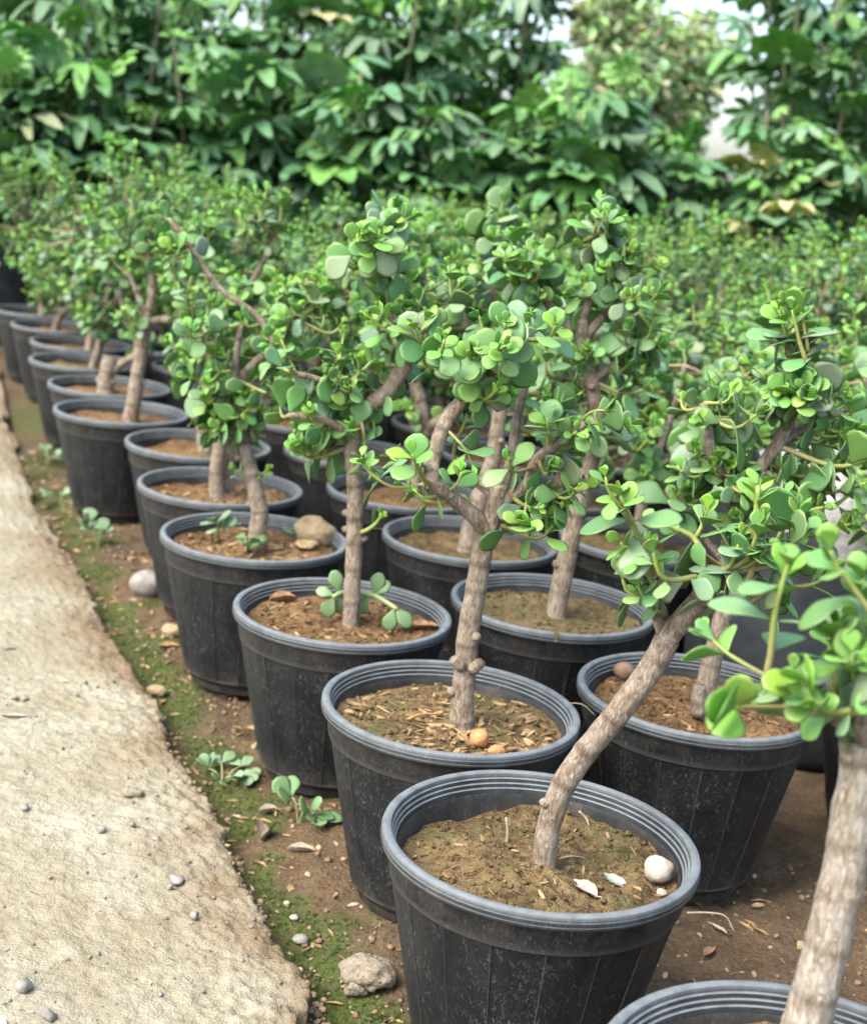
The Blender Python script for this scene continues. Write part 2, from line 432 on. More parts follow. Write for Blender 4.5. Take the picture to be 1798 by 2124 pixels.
def path_z(x, y):
    j = int(np.clip(np.searchsorted(py_, y), 0, n1_ - 1)); i = int(np.argmin(np.abs(PX[j, 2:] - x))) + 2
    return float(PZ[j, i])

# ------------------------------------------------------------------ pot meshes (shared)
RIM_R, POT_H, BOT_R, NP = .150, .240, .099, 18
PAN = []                                  # (angle, panel index, line) list round the pot
for q in range(NP):
    w_ = 2 * math.pi / NP; a_ = q * w_
    PAN += [(a_ - .006, q - 1, 0), (a_, q, 1), (a_ + .006, q, 0)] + [(a_ + w_ * t_, q, 0) for t_ in (.25, .5, .75)]
def pot_body(prof_outer):
    mb = MB(); vs = []; ln = []; n = len(PAN)
    for r, z in prof_outer:
        for a, pan, l in PAN:
            rr = r; lv = 0.
            if .021 < z < .196:
                rr = r + (.0009 if l else (.0005 if pan % 2 else -.0005)); lv = float(l)
            elif abs(z - .197) < .002 or abs(z - .0205) < .001: lv = .8
            vs.append((rr * math.cos(a), rr * math.sin(a), z)); ln.append(lv)
    fs = [(i * n + k, i * n + (k + 1) % n, (i + 1) * n + (k + 1) % n, (i + 1) * n + k) for i in range(len(prof_outer) - 1) for k in range(n)]
    mb.add(vs, fs, line=ln)
    return mb
def R_at(z): return BOT_R + (.139 - BOT_R) * (z - .02) / (.205 - .02)
prof = [(.0, .012), (.080, .012), (.083, .0), (.088, .0), (.0895, .010), (BOT_R - .002, .018), (BOT_R, .0205), (BOT_R, .024)]
prof += [(R_at(z), z) for z in (.05, .08, .11, .14, .17, .190)]
prof += [(R_at(.196), .1955), (R_at(.197) + .0016, .197), (R_at(.205) + .0016, .205), (.1412, .221), (.1415, .2255)]
PB = pot_body(prof).mesh('pot', M['plastic'], sharp=24)
rim_prof = [(.1415, .2275), (.1482, .2262), (.1493, .2266), (.1500, .2300), (.1500, .2360), (.1490, .2388), (.1470, .2400), (.1425, .2400), (.1408, .2390),
            (.1400, .2345), (.1384, .2338), (.1381, .2298), (.1365, .2291), (.1362, .2252), (.1347, .2245), (.1342, .2190)]
def rim_mesh(a0=0., a1=2 * math.pi, seg=112):
    mb = MB(); lathe(mb, rim_prof, seg, a0, a1); return mb.mesh('rim', M['rim'], sharp=38)
RIM = rim_mesh(); RIM_CRACK = rim_mesh(rad(-90 + 1.4), rad(270 - 1.4))
mb = MB(); lathe(mb, [(.1336, .2200), (.1322, .2150), (.1318, .195), (.118, .15), (.10, .12)], 72); INNER = mb.mesh('inner_wall', M['silt'])
def soil_mesh(z, seed, mat, amp=.006, mound=.004):
    rr = [0, .01] + list(np.linspace(.018, .1315, 22)); seg = 84; vs = [(0, 0, z + mound)]; fs = []
    for r in rr[1:]:
        for k in range(seg):
            a = 2 * math.pi * k / seg; x, y = r * math.cos(a), r * math.sin(a); vs.append((x, y, 0))
    A_ = np.array(vs); h = amp * fbm(A_[:, 0] * 18 + seed, A_[:, 1] * 18 - seed, o=4, gain=.6) + mound * np.exp(-(np.hypot(A_[:, 0], A_[:, 1]) / .05) ** 2)
    h += .35 * amp * vnoise(A_[:, 0] * 140 + seed, A_[:, 1] * 140)
    A_[:, 2] = z + h
    for k in range(seg): fs.append((0, 1 + k, 1 + (k + 1) % seg))
    for i in range(len(rr) - 2):
        for k in range(seg):
            a, b_ = 1 + i * seg + k, 1 + i * seg + (k + 1) % seg
            fs.append((a, a + seg, b_ + seg, b_))
    mb = MB(); mb.add(A_.tolist(), fs); me = mb.mesh('soil', mat)
    return me, A_
def soil_height(A_, x, y):
    return float(A_[np.argmin((A_[:, 0] - x) ** 2 + (A_[:, 1] - y) ** 2), 2])
SOILS = {}
for nm in ('soil_ochre', 'soil_brown', 'soil_olive'):
    for q in range(2): SOILS[(nm, q)] = soil_mesh(.213, q * 3.7 + len(nm), M[nm])

def litter_mesh(A_, n, seed, size=(.006, .020), rmax=.12, center=None):
    r_ = random.Random(seed); mb = MB()
    for i in range(n):
        if center and r_.random() < .5:
            x = center[0] + r_.gauss(0, .03); y = center[1] + r_.gauss(0, .03)
        else:
            q = rmax * math.sqrt(r_.random()); a = r_.random() * 6.283; x, y = q * math.cos(a), q * math.sin(a)
        if x * x + y * y > rmax * rmax: continue
        z = soil_height(A_, x, y)
        L = r_.uniform(*size); W_ = L * r_.uniform(.12, .35); T_ = r_.uniform(.0006, .0016)
        Rm = Matrix.Rotation(r_.random() * 6.28, 4, 'Z') @ Matrix.Rotation(r_.gauss(0, .22), 4, 'Y') @ Matrix.Rotation(r_.gauss(0, .3), 4, 'X')
        pts = [(-L / 2, -W_ / 2 * r_.uniform(.3, 1), 0), (0, -W_ / 2, r_.gauss(0, .001)), (L / 2, -W_ / 2 * r_.uniform(.2, .8), 0), (L / 2, W_ / 2 * r_.uniform(.2, .8), 0), (0, W_ / 2, r_.gauss(0, .001)), (-L / 2, W_ / 2 * r_.uniform(.3, 1), 0)]
        V = [Vector((x, y, z + .0012)) + (Rm @ Vector(p_)) for p_ in pts] + [Vector((x, y, z + .0012 + T_)) + (Rm @ Vector(p_)) for p_ in pts]
        mb.add(V, [(5, 4, 3, 2, 1, 0), (6, 7, 8, 9, 10, 11)] + [(k, (k + 1) % 6, 6 + (k + 1) % 6, 6 + k) for k in range(6)])
    return mb.mesh('litter', M['chip'], False)
LITTER = [litter_mesh(SOILS[('soil_brown', 0)][1], 40, 50 + q) for q in range(3)]

# ------------------------------------------------------------------ leaf meshes
def leaf_mesh(name, mat, width, cup, droop, rows=9, ringn=8, notch=0., thick=.055, attr=True, col=None):
    """leaf of length 1 along +X, face +Z, obovate succulent outline with real thickness"""
    vs = [(0, 0, 0)]; eg = [0.]; fs = []
    for i in range(rows):
        t = (i + 1) / (rows + .35)
        w = width * (math.sin(math.pi * min(1, t ** 1.22)) ** .62) * (.30 + .70 * min(1, t * 1.75)) * .5
        if t > .97: w *= .6
        zc = -droop * t * t + .04 * math.sin(t * 3)
        th = thick * (.55 + .45 * math.sin(math.pi * min(1, t * .96)))
        xt = t - (notch * max(0, (t - .8) / .2) if notch else 0)
        for k in range(ringn):
            a = 2 * math.pi * k / ringn
            cy, sz = math.cos(a), math.sin(a)
            y = w * cy; z = zc + cup * (cy * cy) * w + th * .5 * sz * (1 if sz > 0 else .8) * (1 - .35 * abs(cy))
            vs.append((xt if abs(cy) < .4 else t, y, z)); eg.append(1. if abs(cy) > .9 else (.9 if i == rows - 1 else 0.))
    for k in range(ringn): fs.append((0, 1 + (k + 1) % ringn, 1 + k))
    for i in range(rows - 1):
        for k in range(ringn):
            a, b_ = 1 + i * ringn + k, 1 + i * ringn + (k + 1) % ringn
            fs.append((a, b_, b_ + ringn, a + ringn))
    o = 1 + (rows - 1) * ringn
    fs.append(tuple(range(o, o + ringn)))
    mb = MB(); mb.add(vs, fs, edge=eg)
    return mb.mesh(name, mat), vs, fs
LEAF = [leaf_mesh('leaf', M['leaf'], w, c, d, notch=n)[0] for w, c, d, n in
        ((.74, .05, .08, 0), (.82, .10, .04, 0), (.66, .02, .15, 0), (.88, .06, -.04, .05), (.70, .14, .10, 0), (.60, .06, .0, 0), (.80, -.06, .06, 0))]
LOWV, LOWF = leaf_mesh('leaf_lowpoly', None, .74, .14, .08, rows=4, ringn=4, thick=.06)[1:]
LOWV = np.array(LOWV)
MEDV, MEDF = leaf_mesh('leaf_mediumpoly', None, .74, .14, .08, rows=6, ringn=6, thick=.055)[1:]
MEDV = np.array(MEDV)

MATURE = [(.120, .275, .080), (.145, .310, .100), (.105, .245, .082), (.165, .315, .130), (.195, .320, .165), (.230, .340, .195)]
YOUNG = [(.190, .400, .055), (.230, .435, .055), (.170, .375, .070)]
OLIVE = [(.235, .245, .060), (.30, .26, .09)]
def leaf_color(r_, age):
    """age 0 = tip, 1 = old"""
    a = MATURE[r_.randrange(6)]; y = YOUNG[r_.randrange(3)]
    if age > .85 and r_.random() < .05: a = OLIVE[r_.randrange(2)]
    k = min(1, max(0, (age - .08) / .44 + r_.gauss(0, .12)))
    return tuple((y[i] * (1 - k) + a[i] * k) * r_.uniform(.88, 1.14) for i in range(3))
STEMC = [(.20, .28, .05), (.22, .25, .06), (.23, .20, .08), (.27, .20, .14)]
def stem_color(age):
    x = min(2.999, max(0, age * 3)); i = int(x); f_ = x - i
    return tuple(STEMC[i][k] * (1 - f_) + STEMC[i + 1][k] * f_ for k in range(3))

DENS = 1.6
class Tree:
    """one potted tree: empty at the pot's base, pot > rim, soil, trunk, limbs, shoots > leaves"""
    def __init__(s, base, seed, far=False, leafcap=290):
        s.base = Vector(base); s.r = random.Random(seed); s.far = far; s.cap = leafcap
        s.root = bpy.data.objects.new('potted_jade_tree', None); s.root.empty_display_size = .1
        s.root.location = s.base; C.objects.link(s.root)
        s.nleaf = 0; s.extra = MB(); s.skel = []; s.shoots = []
        s.twigs = MB(); s.pend = []; s.traced = s.base.y > .3
    def pot(s, soil=None, rim=None, rot=None, soil_me=None):
        rot = s.r.random() * 6.28 if rot is None else rot
        p_ = link('pot', PB, s.root); p_.rotation_euler.z = rot
        rm = link('rim', rim or RIM, p_)
        if rim: p_.rotation_euler.z = rot
        link('inner_wall', INNER, p_)
        me = soil_me or SOILS[(soil or s.r.choice(['soil_ochre', 'soil_brown', 'soil_olive']), s.r.randrange(2))][0]
        so_ = link('soil', me, s.root); 
        if not soil_me: so_.rotation_euler.z = s.r.random() * 6.28
    def limb(s, pts, r0, r1, mat='bark', name='branch', knobs=0, seg=11):
        """pts: world points"""
        P_, par = spline([Vector(q) - s.base for q in pts], .006 if not s.far else .02)
        rd = []; rg = []; L = 0; nxt = s.r.uniform(.01, .03); gap = s.r.uniform(.028, .045)
        for i, (q, t) in enumerate(zip(P_, par)):
            if i: L += (q - P_[i - 1]).length
            r = r0 + (r1 - r0) * t
            d = abs(L - nxt); k = 0
            if d < .005: r *= 1 + .07 * (1 - d / .005); k = 1 - d / .004 if d < .004 else 0
            if L > nxt + .006: nxt += gap * s.r.uniform(.7, 1.3)
            rd.append(r); rg.append(max(0, k))
        if name == 'trunk':
            for i in range(len(rd)):
                if par[i] < .12: rd[i] *= 1 + .22 * (1 - par[i] / .12) ** 2
        mb = MB(); tube(mb, P_, rd, seg if not s.far else 6, True, .07, rg, phase=s.r.random() * 40)
        for k in range(knobs):
            i = s.r.randrange(len(P_) // 6, len(P_) - 2); a = s.r.random() * 6.28
            t, n, bb = frames(P_)[i]; d = n * math.cos(a) + bb * math.sin(a)
            q = P_[i] + d * rd[i] * .8
            tube(mb, [q, q + d * .004 + t * .001, q + d * .007 + t * .002, q + d * .009 + t * .002], [rd[i] * .5, rd[i] * .46, rd[i] * .34, rd[i] * .12], 7, True, .2)
        me = mb.mesh(name, M[mat])
        o = link(name, me, s.root)
        for q, t in zip(P_, par):
            s.skel.append((q, r0 + (r1 - r0) * t))
        return o
    def leaf(s, parent, ploc, pos, d, n, size, age):
        size *= 1.34 if s.traced else 1.22; d = d.normalized(); n = (n - d * n.dot(d)); n = n.normalized() if n.length > 1e-5 else d.orthogonal()
        y = n.cross(d)
        wp = pos + s.base
        s.pend.append((size / max(.3, (wp - CAMP).length) if s.traced else s.r.random(), parent, ploc, pos, d, y, n, size, leaf_color(s.r, age), s.r.randrange(7)))
    def realize(s):
        s.pend.sort(key=lambda q: -q[0])
        for i, (_, parent, ploc, pos, d, y, n, size, c, v_) in enumerate(s.pend):
            if not s.far and i < s.cap:
                o = bpy.data.objects.new('leaf', LEAF[v_]); C.objects.link(o); o.parent = parent
                o.matrix_local = Matrix(((d.x * size, y.x * size, n.x * size, pos.x - ploc.x), (d.y * size, y.y * size, n.y * size, pos.y - ploc.y), (d.z * size, y.z * size, n.z * size, pos.z - ploc.z), (0, 0, 0, 1)))
                o.color = (*c, 1)
            else:
                A_ = np.array((d[:], y[:], n[:])) * size
                V_, F_ = (LOWV, LOWF) if s.far else (MEDV, MEDF)
                s.extra.add((V_ @ A_ + np.array(pos[:])).tolist(), F_, col=c)
    def shoot(s, pts, r0, leafy, size, nodes=None, tipsize=.35, az=None, bare=0):
        """pts local polyline from attachment to tip; leafy: length of leafy end in m"""
        P_, par = spline(pts, .010 if not s.far else .03)
        cum = [0]
        for i in range(1, len(P_)): cum.append(cum[-1] + (P_[i] - P_[i - 1]).length)
        L = cum[-1]; leafy = min(leafy, L * .97)
        rd = [r0 + (r0 * .42 - r0) * t for t in par]
        cl = [stem_color(max(0, (L - c_)) / max(.10, leafy * 1.35)) for c_ in cum]
        loc = pts[0].copy()
        if s.far:
            tube(s.twigs, P_, rd, 4, False, col=cl); o = None
        else:
            mb = MB(); tube(mb, [q - loc for q in P_], rd, 7, True, .08, col=cl); o = link('shoot', mb.mesh('shoot', M['stem']), s.root, loc)
        # nodes from the tip backwards
        fr = frames(P_); x = L - .001; k = 0
        az = s.r.random() * 6.28 if az is None else az
        inter = .007
        while x > L - leafy and x > .004:
            i = min(range(len(cum)), key=lambda j: abs(cum[j] - x)); t, n, bb = fr[i]
            age = (L - x) / max(leafy, .06)
            sz = size * (tipsize + (1 - tipsize) * min(1, (L - x) / .032)) * s.r.uniform(.78, 1.15)
            elev = rad(62 - 62 * min(1, (L - x) / .035) + s.r.gauss(6, 19)) 
            if age > .7: elev -= rad(s.r.uniform(0, 30))
            for sgn in (0, math.pi):
                if age > .6 and s.r.random() < .22: continue
                a = az + k * math.pi / 2 + sgn + s.r.gauss(0, .30)
                rdir = n * math.cos(a) + bb * math.sin(a)
                d = rdir * math.cos(elev) + t * math.sin(elev)
                d = d + Vector((0, 0, -.12 * age)); nn = t * math.cos(elev) - rdir * math.sin(elev) + Vector((0, 0, .35))
                nn = nn + Vector((s.r.gauss(0, .22), s.r.gauss(0, .22), s.r.gauss(0, .1)))
                s.leaf(o, loc, P_[i] + rdir * rd[i] * .7, d, nn, sz * s.r.uniform(.9, 1.1), age)
            k += 1; x -= inter; inter = min(.0235, inter * 1.5) * s.r.uniform(.9, 1.12)
    def reach(s, tip, size, leafy, r0=None):
        """grow a shoot from the nearest fitting limb point to the tip (local)"""
        best = None
        for q, r in s.skel:
            dv = tip - q; L = dv.length
            if L < .03: continue
            sc = L + max(0, -dv.z) * .8 + (0 if dv.z > 0 else .05)
            if best is None or sc < best[0]: best = (sc, q, r)
        q = best[1]; dv = tip - q
        side = Vector((s.r.gauss(0, 1), s.r.gauss(0, 1), s.r.gauss(-.6, .4))).normalized() * dv.length * .16
        mid = q + dv * .5 + side
        if dv.z > -.02: mid = mid + Vector((dv.x * .16, dv.y * .16, -.10 * dv.length))
        s.shoot([q, mid, tip], r0 or min(best[2] * .8, .0022 + dv.length * .016), leafy, size)
    def blob(s, c, r, n, size=.029, leafy=(.07, .15), up=.5):
        for i in range(int(n * (DENS if not s.traced else 1.32) + .5)):
            for _ in range(20):
                v_ = Vector((s.r.uniform(-1, 1), s.r.uniform(-1, 1), s.r.uniform(-1, 1)))
                if .15 < v_.length < 1: break
            tip = Vector(c) + Vector((v_.x * r[0] * 1.38, v_.y * r[1] * 1.3, v_.z * r[2] * 1.15))
            s.reach(tip, size * s.r.uniform(.85, 1.12), s.r.uniform(*leafy))
    def finish(s, label, group=None):
        s.realize()
        if s.extra.v:
            o = link('foliage', s.extra.mesh('foliage', M['leaf_far']), s.root)
            if not s.far: o['kind'] = 'stuff'
            else: o['kind'] = 'stuff'
        if s.twigs.v: link('twigs', s.twigs.mesh('twigs', M['stem']), s.root)['kind'] = 'stuff'
        tag(s.root, label, 'potted plant', group)
        return s.root

# ------------------------------------------------------------------ the trees traced from the photograph
ROW0 = [(.132, 1.233), (.044, 1.55), (-.109, 1.865), (-.280, 2.203), (-.391, 2.53), (-.498, 2.887), (-.722, 3.156), (-.829, 3.483), (-.98, 3.83), (-1.08, 4.17), (-1.24, 4.50), (-1.40, 4.83)]
ROW1 = [(.300, .868), (.350, 1.678), (.188, 2.004), (.067, 2.337), (-.058, 2.650), (-.18, 2.97), (-.31, 3.30), (-.50, 3.62), (-.67, 3.94), (-.80, 4.27), (-.93, 4.60), (-1.07, 4.93)]
def px_limb(T_, pts, Y0, w0, w1, **kw):
    """pts (px, py, dy); widths in photo pixels"""
    P_ = [at(a, b_, Y0 + (c_[0] if c_ else 0)) for a, b_, *c_ in pts]
    k = Y0 * K / F_PX
    return T_.limb(P_, w0 * k / 2, w1 * k / 2, **kw)
def px_shoot(T_, pts, Y0, w, leafy_px, size, **kw):
    P_ = [at(a, b_, Y0 + (c_[0] if c_ else 0)) - T_.base for a, b_, *c_ in pts]
    k = Y0 * K / F_PX
    T_.shoot(P_, w * k / 2, leafy_px * k, size, **kw)
def px_blob(T_, cx, cy, rx, ry, n, Y0, rd=None, **kw):
    k = Y0 * K / F_PX
    T_.blob(at(cx, cy, Y0) - T_.base, (rx * k, rd or max(.05, .75 * rx * k), ry * k), n, **kw)

SPECIAL_SOIL = {}
def special_soil(key, z, mat, seed, **kw):
    SPECIAL_SOIL[key] = soil_mesh(z, seed, M[mat], **kw); return SPECIAL_SOIL[key][0]
def clods(T_, key, n, seed, mat):
    r_ = random.Random(seed); mb = MB(); A_ = SPECIAL_SOIL[key][1]
    for i in range(n):
        q = .126 * math.sqrt(r_.random()); a = r_.random() * 6.28; x, y = q * math.cos(a), q * math.sin(a)
        s_ = .0009 + .0042 * r_.random() ** 3.2; z = soil_height(A_, x, y)
        Rm = Matrix.Rotation(a * 3, 3, 'Z')
        V = [Rm @ (Vector(v_) * s_ * r_.uniform(.7, 1.3)) + Vector((x, y, z + s_ * .2)) for v_ in ((1, 0, 0), (-1, 0, 0), (0, 1, 0), (0, -1, 0), (0, 0, .75), (0, 0, -.75), (.6, .6, .4), (-.6, .6, .4), (-.6, -.6, .4), (.6, -.6, .4))]
        mb.add(V, [(0, 6, 4), (6, 2, 4), (2, 7, 4), (7, 1, 4), (1, 8, 4), (8, 3, 4), (3, 9, 4), (9, 0, 4), (0, 2, 6), (2, 1, 7), (1, 3, 8), (3, 0, 9), (2, 0, 5), (1, 2, 5), (3, 1, 5), (0, 3, 5)])
    link('soil_crumbs', mb.mesh('soil_crumbs', M[mat]), T_.root)['kind'] = 'stuff'
def add_litter(T_, key, n, seed, **kw):
    clods(T_, key, 420, seed + 70, {'A': 'soil_ochre', 'B': 'soil_ochre', 'Q': 'soil_olive'}.get(key, 'soil_brown'))
    o = link('litter', litter_mesh(SPECIAL_SOIL[key][1], n, seed, **kw), T_.root); o['kind'] = 'stuff'

# --- A: leaning trunk, white pebble
x, y = ROW0[0]; T = Tree((x, y, 0), 11); TA = T
T.pot(soil_me=special_soil('A', .204, 'soil_ochre', 2.1, amp=.008, mound=.002), rot=.2)
add_litter(T, 'A', 60, 5, size=(.003, .011))
px_limb(T, [(1105, 1795), (1108, 1750), (1118, 1680), (1148, 1595), (1200, 1520), (1262, 1445), (1322, 1365), (1358, 1300)], y, 52, 56, name='trunk', knobs=2)
px_limb(T, [(1350, 1312), (1392, 1255, -.005), (1430, 1212, -.01), (1455, 1165, -.012)], y, 50, 40)
px_limb(T, [(1360, 1300, .005), (1345, 1262, .01), (1340, 1238, .01)], y, 40, 34)
for pts, w, lf, sz, azz in [
    ([(1352, 1250), (1330, 1190, -.01), (1298, 1130, -.02), (1262, 1105, -.025)], 17, 150, .030, .4),
    ([(1350, 1252, .01), (1325, 1230, .02), (1300, 1212, .03)], 12, 70, .028, 1.2),
    ([(1440, 1180), (1428, 1130, .01), (1412, 1095, .02), (1372, 1075, .02), (1342, 1060, .02)], 21, 130, .033, .2),
    ([(1412, 1100, .02), (1428, 1070, .02), (1436, 1038, .02)], 13, 62, .031, .9),
    ([(1330, 1170, -.01), (1285, 1060, -.02), (1262, 1010, -.03)], 17, 120, .034, .1),
    ([(1285, 1065, -.02), (1240, 1000, -.03), (1232, 970, -.03)], 12, 60, .027, .5),
    ([(1450, 1185), (1500, 1195, -.01), (1527, 1168, -.01), (1536, 1070, -.01), (1543, 988, -.01)], 25, 250, .036, .0),
    ([(1450, 1190, .01), (1490, 1200, .03), (1560, 1210, .04), (1602, 1160, .04)], 16, 120, .034, .6),
    ([(1527, 1185, -.01), (1570, 1120, .03), (1600, 1050, .04), (1596, 1010, .04)], 13, 90, .032, 1.0),
    ([(1440, 1215, .01), (1510, 1232, .02), (1570, 1200, .02), (1650, 1190, .02), (1690, 1165, .02)], 17, 170, .033, .3),
    ([(1350, 1250), (1316, 1226, -.02), (1292, 1178, -.03)], 12, 60, .026, .3)]:
    px_shoot(T, pts, y, w, lf, sz, az=azz)
for cx, cy, rx, ry, n in ((1300, 1110, 50, 70, 2), (1480, 1050, 80, 50, 2), (1600, 1080, 80, 50, 2)): px_blob(T, cx, cy, rx, ry, n, y, size=.027)
T.finish('jade tree with a strongly leaning trunk in a black pot with a white pebble')

# --- Z: pale thick trunk in the pot next to it
x, y = ROW1[0]; T = Tree((x, y, 0), 12); TZ = T
T.pot('soil_ochre')
k0 = at(1640, 2084, y)
T.limb([Vector((k0.x - .008, y, .205)), k0, at(1668, 1980, y), at(1700, 1850, y), at(1718, 1770, y), at(1736, 1650, y), at(1752, 1560, y), at(1750, 1500, y)], .0165, .0132, mat='bark_pale', name='trunk', knobs=2)
px_limb(T, [(1750, 1520), (1730, 1475, .01), (1690, 1448, .02), (1640, 1438, .02)], y, 62, 40, mat='bark_pale')
px_limb(T, [(1752, 1520), (1768, 1460, -.01), (1800, 1390, -.02), (1830, 1310, -.03)], y, 70, 52, mat='bark_pale')
for pts, w, lf, sz, azz in [
    ([(1650, 1440, .02), (1590, 1440, .01), (1530, 1440, -.01), (1494, 1440, -.04)], 17, 55, .036, .78),
    ([(1640, 1440, .02), (1600, 1448, .02), (1560, 1400, .02), (1568, 1330, .02), (1578, 1240, .02), (1603, 1150, .02)], 24, 270, .034, .05),
    ([(1690, 1450, .02), (1660, 1405, .0), (1630, 1390, -.02)], 15, 60, .030, .5),
    ([(1705, 1450, .02), (1700, 1400, .01), (1712, 1340, 0), (1700, 1290, -.01)], 20, 130, .033, .2),
    ([(1770, 1450), (1740, 1390, -.02), (1735, 1330, -.03)], 17, 100, .031, .9),
    ([(1690, 1455, .02), (1620, 1470, .03), (1560, 1430, .04)], 13, 80, .032, 1.1),
    ([(1800, 1390, -.02), (1775, 1280, .0), (1755, 1180, .0)], 20, 190, .033, .3),
    ([(1660, 1440, .02), (1600, 1400, .05), (1480, 1330, .08), (1440, 1290, .09)], 16, 100, .028, .4),
    ([(1820, 1330, -.03), (1760, 1230, -.02), (1700, 1150, -.02), (1690, 1120, -.02)], 17, 150, .031, .7)]:
    px_shoot(T, pts, y, w, lf, sz, az=azz, tipsize=.72 if lf < 80 else .45)
for cx, cy, rx, ry, n in ((1610, 1410, 60, 40, 2), (1730, 1330, 50, 90, 3)): px_blob(T, cx, cy, rx, ry, n, y, size=.025)
T.finish('jade tree with the palest and thickest trunk, rooted in a half-seen pot')

# --- B
x, y = ROW0[1]; T = Tree((x, y, 0), 13); TB = T
T.pot(soil_me=special_soil('B', .212, 'soil_ochre', 6.3, amp=.005), rot=1.0)
add_litter(T, 'B', 230, 9, size=(.006, .024), center=(.02, -.03))
px_limb(T, [(938, 1490), (941, 1440), (946, 1370), (953, 1290), (968, 1200), (985, 1110), (1000, 1060), (1012, 1010), (1017, 985)], y, 54, 36, name='trunk', knobs=2)
kk = y * K / F_PX
for sx, px_, py2 in ((-1, 926, 1346), (1, 975, 1352)):    # the pair of knobs low on this trunk
    q = at(px_ - sx * 16, py2 + 12, y - .01)
    T.limb([q, at(px_, py2, y - .012), at(px_ + sx * 5, py2 - 5, y - .013)], .0075, .0056)
px_limb(T, [(995, 1085), (965, 1050, -.01), (915, 1008, -.02), (872, 985, -.025)], y, 38, 26)
px_limb(T, [(1005, 1040), (1040, 1010, .0), (1075, 985, .0), (1090, 940, .0), (1130, 905, -.01), (1190, 862, -.01)], y, 34, 18)
px_limb(T, [(878, 990, -.02), (880, 940, .01), (905, 865, .02), (944, 812, .03)], y, 36, 30)
px_limb(T, [(944, 818, .03), (925, 770, .03), (905, 735, .03), (860, 700, .03)], y, 24, 17)
px_limb(T, [(944, 818, .03), (975, 775, .03), (1000, 735, .02), (1060, 690, .02)], y, 24, 17)
px_limb(T, [(1015, 1020, .01), (1040, 930, .03), (1052, 850, .05), (1072, 770, .06)], y, 24, 18)
for pts, w, lf, sz, azz in [
    ([(880, 988, -.025), (862, 975, -.04), (848, 945, -.06), (838, 925, -.07)], 13, 62, .042, .6),
    ([(905, 1005, -.02), (930, 985, -.03), (938, 960, -.03)], 9, 40, .028, .2),
    ([(870, 985, -.02), (800, 990, -.0), (750, 960, .0), (735, 930, .0)], 10, 70, .030, 0),
    ([(1090, 950), (1045, 960, -.03), (1035, 930, -.05)], 9, 45, .034, .4),
    ([(1080, 980), (1070, 1030, -.03), (1064, 1070, -.06), (1062, 1062, -.08)], 9, 40, .036, .78),
    ([(1130, 905), (1118, 890, -.03), (1112, 850, -.04)], 10, 55, .035, .1),
    ([(1150, 890), (1200, 840, -.01), (1240, 835, -.02)], 9, 60, .030, .7),
    ([(1190, 862), (1240, 860, -.01), (1280, 865, -.02)], 9, 70, .031, .3),
    ([(1075, 985), (1110, 1010, -.01), (1150, 1030, -.02)], 9, 70, .031, .9),
    ([(1075, 985), (1120, 990, .02), (1180, 985, .02)], 9, 80, .031, 1.3),
    ([(944, 815, .03), (960, 760, .0), (960, 735, -.01)], 11, 50, .038, .5),
    ([(905, 870, .02), (935, 900, .0), (950, 920, .0), (965, 955, .0)], 8, 70, .029, .5),
    ([(1010, 1020), (925, 940, .03), (945, 860, .03), (950, 840, .03)], 12, 90, .030, 0)]:
    px_shoot(T, pts, y, w, lf, sz, az=azz)
for cx, cy, rx, ry, n in ((1120, 890, 80, 60, 5), (1110, 1000, 80, 60, 5), (840, 960, 50, 50, 2), (1070, 820, 70, 60, 4)): px_blob(T, cx, cy, rx, ry, n, y, size=.029)
px_blob(T, 880, 690, 70, 60, 5, y, size=.030); px_blob(T, 1040, 700, 80, 80, 7, y, size=.031)
T.finish('jade tree with two round knobs low on its trunk, orange stones on its soil')

# --- C
x, y = ROW0[2]; T = Tree((x, y, 0), 14); TC = T
T.pot(soil_me=special_soil('C', .214, 'soil_brown', 3.3, amp=.006), rot=.5); add_litter(T, 'C', 90, 3, size=(.004, .018))
px_limb(T, [(712, 1305), (714, 1270), (718, 1180), (722, 1080), (722, 980), (716, 900), (742, 838), (790, 795), (826, 740)], y, 36, 34, name='trunk', knobs=3)
px_limb(T, [(820, 755), (822, 700, .02), (803, 640, .03), (788, 570, .04), (772, 490, .05), (768, 440, .05)], y, 30, 16)
px_limb(T, [(720, 900), (690, 870, -.02), (640, 850, -.04), (590, 845, -.05)], y, 20, 12)
px_limb(T, [(735, 850), (700, 800, .0), (640, 770, -.02), (600, 760, -.03)], y, 18, 12)
px_limb(T, [(826, 745), (850, 690, -.02), (880, 640, -.03)], y, 20, 12)
for cx, cy, rx, ry, n in ((620, 840, 85, 75, 9), (690, 780, 90, 70, 9), (650, 730, 90, 60, 7), (800, 640, 90, 80, 9), (770, 480, 70, 75, 9), (860, 560, 60, 70, 4)):
    px_blob(T, cx, cy, rx, ry, n, y, size=.031)
px_shoot(T, [(722, 1085), (745, 1080, -.01), (765, 1065, -.01), (775, 1050, -.015)], y, 12, 40, .026, az=.5)
px_shoot(T, [(716, 905), (735, 860, -.02), (745, 930, -.03), (760, 960, -.03)], y, 10, 60, .028)
T.finish('jade tree with a straight upright trunk behind the pot of orange stones')

